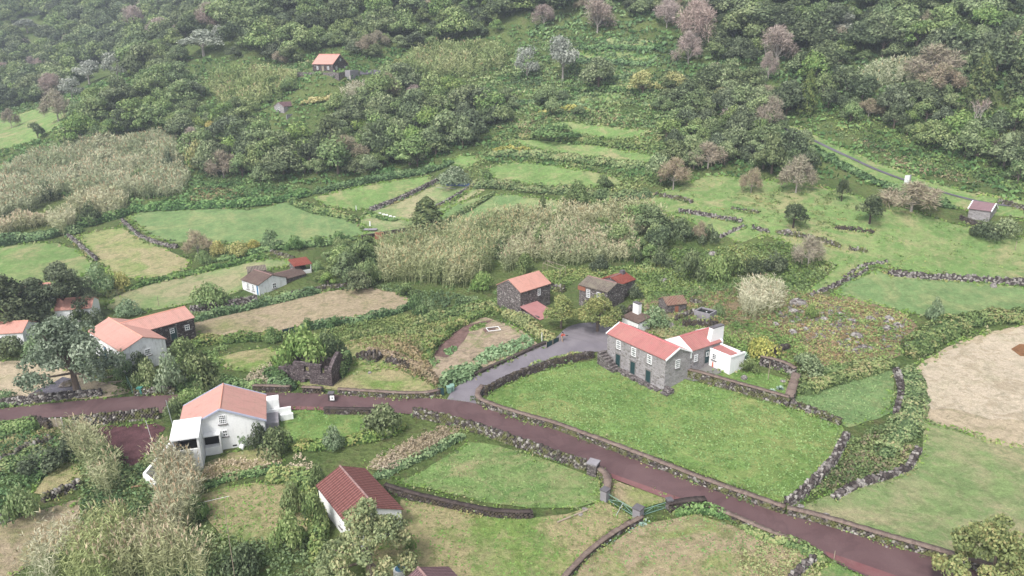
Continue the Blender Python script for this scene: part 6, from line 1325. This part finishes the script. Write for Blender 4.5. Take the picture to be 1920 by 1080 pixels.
pillar(1112,888,1.2,1.5,'big square pillar with a lichened cap at the road wall end',rz=-.5);pillar(1134,938,.8,1.35,'grey pillar at the left of the long green gate','conc','dconc',-.7)
pillar(1196,972,.9,1.3,'grey pillar between the two green gates','conc','dconc',-.7);pillar(1254,955,.6,1.2,'small pillar at the right of the short green gate','rubble','dconc',.3)
pillar(622,752,.75,1.25,'dark roadside pillar carrying a white letterbox','drydark' if 0 else 'basalt','dconc')
p=P(625,753);bx=root('letterbox',(p[0],p[1]-.45,p[2]+.45),0,'small white letterbox on the dark roadside pillar','letterbox');MB().box(-.3,.3,-.05,.05,0,.7).obj('box',M['trim'],bx);MB().box(-.06,.12,-.075,-.052,.3,.45).obj('slot',M['dark'],bx)
def gate(a,b,label,h=1.15,mat='ggate',nb=22,brace=True,name='gate'):
    pa,pb=P(*a),P(*b);L=math.hypot(*(pb-pa)[:2]);rz=math.atan2(pb[1]-pa[1],pb[0]-pa[0]);o=root(name,pa,rz,label,'gate');dz=pb[2]-pa[2];m=MB()
    for z in(.12,h-.2): m.tube((0,0,z),(L,0,z+dz),.04)
    m.tube((0,0,0),(0,0,h),.05);m.tube((L,0,dz),(L,0,h+dz),.05)
    if brace: m.tube((0,0,.12),(L/2,0,h-.2+dz/2),.03);m.tube((L,0,.12+dz),(L/2,0,h-.2+dz/2),.03)
    m.obj('frame',M['pgate'] if mat=='ggate' else M[mat],o);m=MB()
    for i in range(nb): x=L*(i+.5)/nb;m.tube((x,0,.12+dz*x/L),(x,0,h+dz*x/L),.02,.008,4)
    m.obj('bars',M[mat],o)
    return o
gate((1138,938),(1191,970),'long green barred gate with pale rails between two grey pillars',1.1);gate((1203,968),(1250,953),'short green barred gate beside the ivy wall',1.0)
gate((901,745),(919,733),'small rusty iron gate between lane and meadow',1.1,'dconc',8,False);gate((240,720),(249,738),'narrow pale green gate standing open beside the road',1.3,'ggate',8,False)
p=P(1165,972);m=MB();m.tube((0,0,1.1),(-.9,-.9,.05),.03);tag(m.obj('prop_rod',M['metal'],loc=P(1168,958)),'thin metal prop leaning from the long green gate','rod')
o=root('wooden_gate',P(107,800),.1,'pale slatted wooden pallet gate beside the road','gate');m=MB()
for x in(-.75,0,.75): m.box(x-.06,x+.06,-.05,.05,-.1,1.35)
m.obj('uprights',M['trim'],o);m=MB()
for i in range(7): m.box(-.8,.8,-.09,-.055,.08+i*.18,.2+i*.18)
m.obj('slats',M['wood'],o)
def bin_(px,py,rz,label):
    o=root('wheelie_bin',P(px,py),rz,label,'bin',None);m=MB();m.hexa([(-.24,-.26,.06),(.24,-.26,.06),(.24,.26,.06),(-.24,.26,.06),(-.3,-.36,1.0),(.3,-.36,1.0),(.3,.36,1.0),(-.3,.36,1.0)]);c=plain('bin_green',H('86A898'),.5,.06) if 'bin_green' not in bpy.data.materials else bpy.data.materials['bin_green']
    m.obj('body',c,o);m=MB();m.hexa([(-.32,-.4,1.0),(.32,-.4,1.0),(.32,.4,1.02),(-.32,.4,1.02),(-.3,-.36,1.07),(.3,-.36,1.07),(.3,.34,1.13),(-.3,.34,1.13)]);m.obj('lid',c,o)
    for s in(-1,1): MB().tube((s*.3,.3,.12),(s*.36,.3,.12),.12,n=12).obj('wheel',M['dark'],o)
bin_(842,737,.4,'green wheelie bin in front, leaning at the lane corner');bin_(848,734,.2,'green wheelie bin behind the leaning one')
MB().box(-.45,.45,-.03,.03,-.1,1.2).obj('x',M['gdoor']) and None
o=bpy.data.objects['x'];o.name='garden_gate';o.location=P(827,742);tag(o,'small dark green garden gate left of the wheelie bins','gate')
o=root('green_bin',P(264,741),0,'small teal box on the roadside wall','box');MB().box(-.35,.35,-.3,.3,.3,1.2).obj('body',plain('teal_plastic',H('3F7C74'),.5),o);MB().box(-.38,.38,-.33,.33,1.203,1.28).obj('lid',plain('teal_lid',H('4A8A80'),.5),o)
# white slab by the hillside track
o=root('white_marker',P(1700,347),.3,'white rectangular sign board standing beside the hillside track','sign');MB().box(-.85,.5,-.1,.1,.3,2.4).obj('board',M['trim'],o);MB().box(-.6,-.45,-.05,.05,-.3,.3).obj('leg',M['metal'],o);MB().box(.1,.25,-.05,.05,-.3,.3).obj('leg',M['metal'],o);MB().box(.5,.95,-.08,.12,.3,2.5).obj('side_panel',M['conc'],o)
# table and chairs, brick kiln, slabs
o=root('garden_table',P(770,442),.15,'pale stone garden table below the dark garden wall','table');m=MB();m.box(-1.,1.,-.5,.5,.62,.74);m.obj('top',plain('sandy_top',H('CBB49A'),.8),o);MB().box(-.6,.6,-.3,.3,-.1,.617).obj('base',M['brick'],o)
def chair(px,py,rz,label):
    o=root('garden_chair',P(px,py),rz,label,'chair');MB().box(-.32,.32,-.32,.32,.42,.48).obj('seat',M['metal'],o);MB().box(-.32,.32,.27,.33,.483,1.1).obj('backrest',M['metal'],o)
    for x in(-.28,.28):
        for y in(-.28,.28): MB().box(x-.03,x+.03,y-.03,y+.03,-.05,.417).obj('leg',M['metal'],o)
        MB().box(x-.04,x+.04,-.3,.26,.68,.73).obj('armrest',M['metal'],o)
chair(785,441,.3,'white garden armchair right of the table');chair(799,437,-.4,'second white garden chair under the tall conifer')
tag(MB().box(-.9,.9,-.6,.6,-.2,1.7).obj('brick_block',M['brick'],loc=P(711,449)),'orange brick oven block at the end of the garden wall','brick oven')
tag(MB().box(-1.6,1.6,-.8,.8,.35,.5).obj('concrete_slab',M['conc'],loc=P(695,433)),'flat concrete slab over a trough beside the mown track','slab')
tag(MB().box(-.15,.15,-.15,.15,-.1,1.2).obj('white_post',M['trim'],loc=P(694,424)),'short white post above the concrete slab','post');post(668,394,1.2,'little white post at the bush bank','trim',.1)
m=MB();m.tube((0,0,.1),(5.8,-2.2,.1),.08);tag(m.obj('garden_edging',M['conc'],loc=P(818,352)),'pale edging across the enclosure','edging')
for i,(x,y) in enumerate(((712,402),(719,404),(725,405),(732,407),(739,409))): tag(MB().box(-.35,.35,-.25,.25,0,.45).obj('white_crate',M['trim'],loc=P(x,y)),['leftmost','second from left','middle','second from right','rightmost'][i]+' white crate of the row at the end of the enclosure','crate','white crates in a row')
tag(MB().box(-5.2,5.2,-.05,.05,0,1.).obj('blue_sheet',plain('blue_sheeting',H('5A6E94'),.6),loc=P(868,350)),'blue sheeting under the silvery hedge bush','sheeting');bpy.data.objects['blue_sheet'].rotation_euler[2]=-.35
# cold frame, netting
o=root('cold_frame',P(925,620),.32,'white-edged cold frame lying on the garden earth','cold frame');m=MB()
for a,b in(((-1.1,-.8),(1.1,-.8)),((-1.1,.8),(1.1,.8)),((-1.1,-.8),(-1.1,.8)),((1.1,-.8),(1.1,.8))): m.tube((*a,.35),(*b,.35),.06)
m.obj('frame',M['trim'],o);m=MB();m.box(-1.6,2.9,-1.,-.86,-.1,.3);m.box(-1.6,2.9,.86,1.,-.1,.3);m.obj('boards',M['wood'],o);MB().box(-1.55,2.8,-.84,.84,-.1,.1).obj('soil',M['soil'],o)
def net(a,b,h,label,mat='gdoor'):
    pa,pb=P(*a),P(*b);L=math.hypot(*(pb-pa)[:2]);o=root('netting_fence',pa,math.atan2(pb[1]-pa[1],pb[0]-pa[0]),label,'fence');MB().box(0,L,-.02,.02,.05,h).obj('netting',M[mat],o)
    for i in range(3): MB().tube((L*i/2,-.06,-.3),(L*i/2,-.06,h+.15),.05).obj('post',M['wood'],o)
net((1024,654),(1048,641),1.1,'dark green netting fence where the lane meets the yard');net((530,630),(557,622),1.2,'blue-green netting on the ivy wall of the long dry field')
m=MB()
pp=[P(1018,512),P(1026,507),P(1060,519),P(1050,524),P(1038,516)];cc=pp[0]
for a,b in((0,1),(1,2),(2,3),(3,0),(4,1)): m.tube(pp[a]-cc+[0,0,2.2],pp[b]-cc+[0,0,2.2],.045)
for q in pp[:4]: m.tube(q-cc+[0,0,-.2],q-cc+[0,0,2.2],.045)
tag(m.obj('pergola',M['wood'],loc=cc),'bare pergola frame behind the orange-roofed house','pergola')
tag(MB().tube((0,0,.1),(.0,.0,.95),.32,.3,16).obj('orange_drum',plain('orange_plastic',H('E8704E'),.5),loc=P(1338,688)),'orange plastic drum by the white annex wall','drum')
o=bpy.data.objects.get('orange_drum')
tag(MB().tube((0,0,0),(.15,.35,.5),.35,.3,14).obj('white_basin',M['trim'],loc=P(452,842)),'white basin lying on the grass below the white house','basin')
rock(693,700,.35,'small white stone on the weedy yard','drylight');rock(1662,1027,.22,'white stone on the road by the right-hand wall','drylight');rock(70,742,.9,'grey ash mound near the big tree','drydark',.4);rock(128,722,1.,'dark ash mound behind the big tree','drydark',.5)
for i,(x,y,l,a) in enumerate(((200,722,2.6,.3),(208,718,3.4,.25),(215,706,2.2,.6))): tag(MB().box(-l/2,l/2,-.08,.08,.05,.2).obj('plank',M['wood'],loc=P(x,y)),['shortest grey plank in the timber heap by the farmhouse','longest grey plank in the timber heap by the farmhouse','upper plank leaning in the timber heap by the farmhouse'][i],'plank');bpy.data.objects['plank' if i==0 else 'plank.%03d'%i].rotation_euler[2]=a
tag(MB().tube((0,0,.1),(3.2,1.0,.15),.12).obj('felled_log',plain('log_wood',H('C09A80'),.9),loc=P(246,915)),'pale felled log in the overgrown belt','log');_a=P(375,943,1.);_b=P(430,930,1.);tag(MB().tube((0,0,1.),(_b[0]-_a[0],_b[1]-_a[1],_b[2]-_a[2]+1.),.02).obj('washing_line',M['trim'],loc=_a),'white line stretched across the small plot','line')
tag(MB().tube((0,0,.2),(3.5,2.2,.2),.1).obj('wood_kerb',M['wood'],loc=P(1045,982)),'dark kerb rail in the mown grass by the gate','kerb');rock(1088,966,.25,'pale stone on the kerb rail, lower one');rock(1097,956,.28,'pale stone on the kerb rail, upper one')
# ---------------- the person ----------------
def person(px,py):
    import bmesh
    p=P(px,py);o=root('person',p,math.radians(-15),'person in an orange-red jacket, beige trousers and dark cap reaching out beside the lane fence','person')
    J={'pel':(0,0,.95),'ch':(.06,0,1.3),'nk':(.12,0,1.48),'hd':(.16,0,1.62),'hl':(0,.1,.9),'kl':(.06,.12,.5),'al':(-.02,.13,.08),'tl':(.14,.13,.04),'hr':(0,-.1,.9),'kr':(.16,-.12,.52),'ar':(.2,-.13,.08),'tr':(.36,-.13,.04),
       'sl':(.1,.19,1.42),'el':(.34,.22,1.3),'wl':(.56,.2,1.24),'sr':(.1,-.19,1.42),'er':(.34,-.2,1.25),'wr':(.58,-.16,1.2)}
    def skin(name,E,rad,mat,parent):
        ks=[]; [ks.append(k) for e in E for k in e if k not in ks]
        me=bpy.data.meshes.new(name);me.from_pydata([J[k] for k in ks],[(ks.index(a),ks.index(b)) for a,b in E],[]);ob=bpy.data.objects.new(name,me);COL.objects.link(ob)
        md=ob.modifiers.new('s','SKIN')
        for v,k in zip(me.skin_vertices[0].data,ks): v.radius=(rad[k],rad[k])
        me.skin_vertices[0].data[0].use_root=True;s2=ob.modifiers.new('u','SUBSURF');s2.levels=1;s2.render_levels=1
        dg=bpy.context.evaluated_depsgraph_get();m2=bpy.data.meshes.new_from_object(ob.evaluated_get(dg));bpy.data.objects.remove(ob);m2.materials.clear();m2.materials.append(mat);q=bpy.data.objects.new(name,m2);COL.objects.link(q);q.parent=parent;return q
    sk=plain('skin',H('C89A80'),.6,.03)
    r={'pel':.13,'ch':.15,'nk':.06,'hd':.1,'hl':.09,'kl':.065,'al':.045,'tl':.035,'hr':.09,'kr':.065,'ar':.045,'tr':.035,'sl':.06,'el':.045,'wl':.035,'sr':.06,'er':.045,'wr':.035}
    E=[('pel','ch'),('ch','nk'),('nk','hd'),('pel','hl'),('hl','kl'),('kl','al'),('al','tl'),('pel','hr'),('hr','kr'),('kr','ar'),('ar','tr'),('ch','sl'),('sl','el'),('el','wl'),('ch','sr'),('sr','er'),('er','wr')]
    body=skin('body',E,r,sk,o)
    rj={k:v+.025 for k,v in r.items()};skin('jacket',[('pel','ch'),('ch','sl'),('sl','el'),('el','wl'),('ch','sr'),('sr','er'),('er','wr')],rj,plain('red_jacket',H('D05038'),.8),o)
    rt={k:v+.02 for k,v in r.items()};skin('trousers',[('pel','hl'),('hl','kl'),('kl','al'),('pel','hr'),('hr','kr'),('kr','ar')],rt,plain('beige_trousers',H('B49C84'),.85),o)
    MB().tube((.16,0,1.66),(.16,0,1.78),.125,.1,12).obj('cap',M['dark'],o);m=MB()
    for s,w_ in((.2,'l'),(-.16,'r')):
        for i in range(5): m.tube((.58,s-.04+i*.02,1.23),(.69-.02*abs(i-2),s-.05+i*.024,1.2),.01,.008,5)
    m.obj('fingers',sk,o)
    tag(MB().box(.0,.45,-.05,.05,0,.12).obj('tool',M['dark'],loc=(p[0]+.62,p[1]-.2,p[2]+1.15)),'dark tool held out by the person in the red jacket','tool')
person(1053,641)
# ---------------- haze ----------------
g=bpy.data.materials.new('haze');g.use_nodes=True;t=g.node_tree;t.nodes.clear();ou=t.nodes.new('ShaderNodeOutputMaterial');pv=t.nodes.new('ShaderNodeVolumePrincipled')
pv.inputs['Color'].default_value=(.8,.88,1.,1);pv.inputs['Density'].default_value=HAZE;pv.inputs['Anisotropy'].default_value=.2;t.links.new(pv.outputs[0],ou.inputs['Volume'])
zt=float(ZG.max())+25;zb=float(ZG.min())-2
hz=MB().box(GX0-20,GX1+20,GY0-20,GY1+20,zb,zt).obj('haze',g);tag(hz,'thin bluish haze over the whole slope','haze',kind='stuff')

for o in bpy.data.objects:
    if o.parent is None and 'category' in o and 'kind' not in o and o.type!='CAMERA': o['kind']='thing'
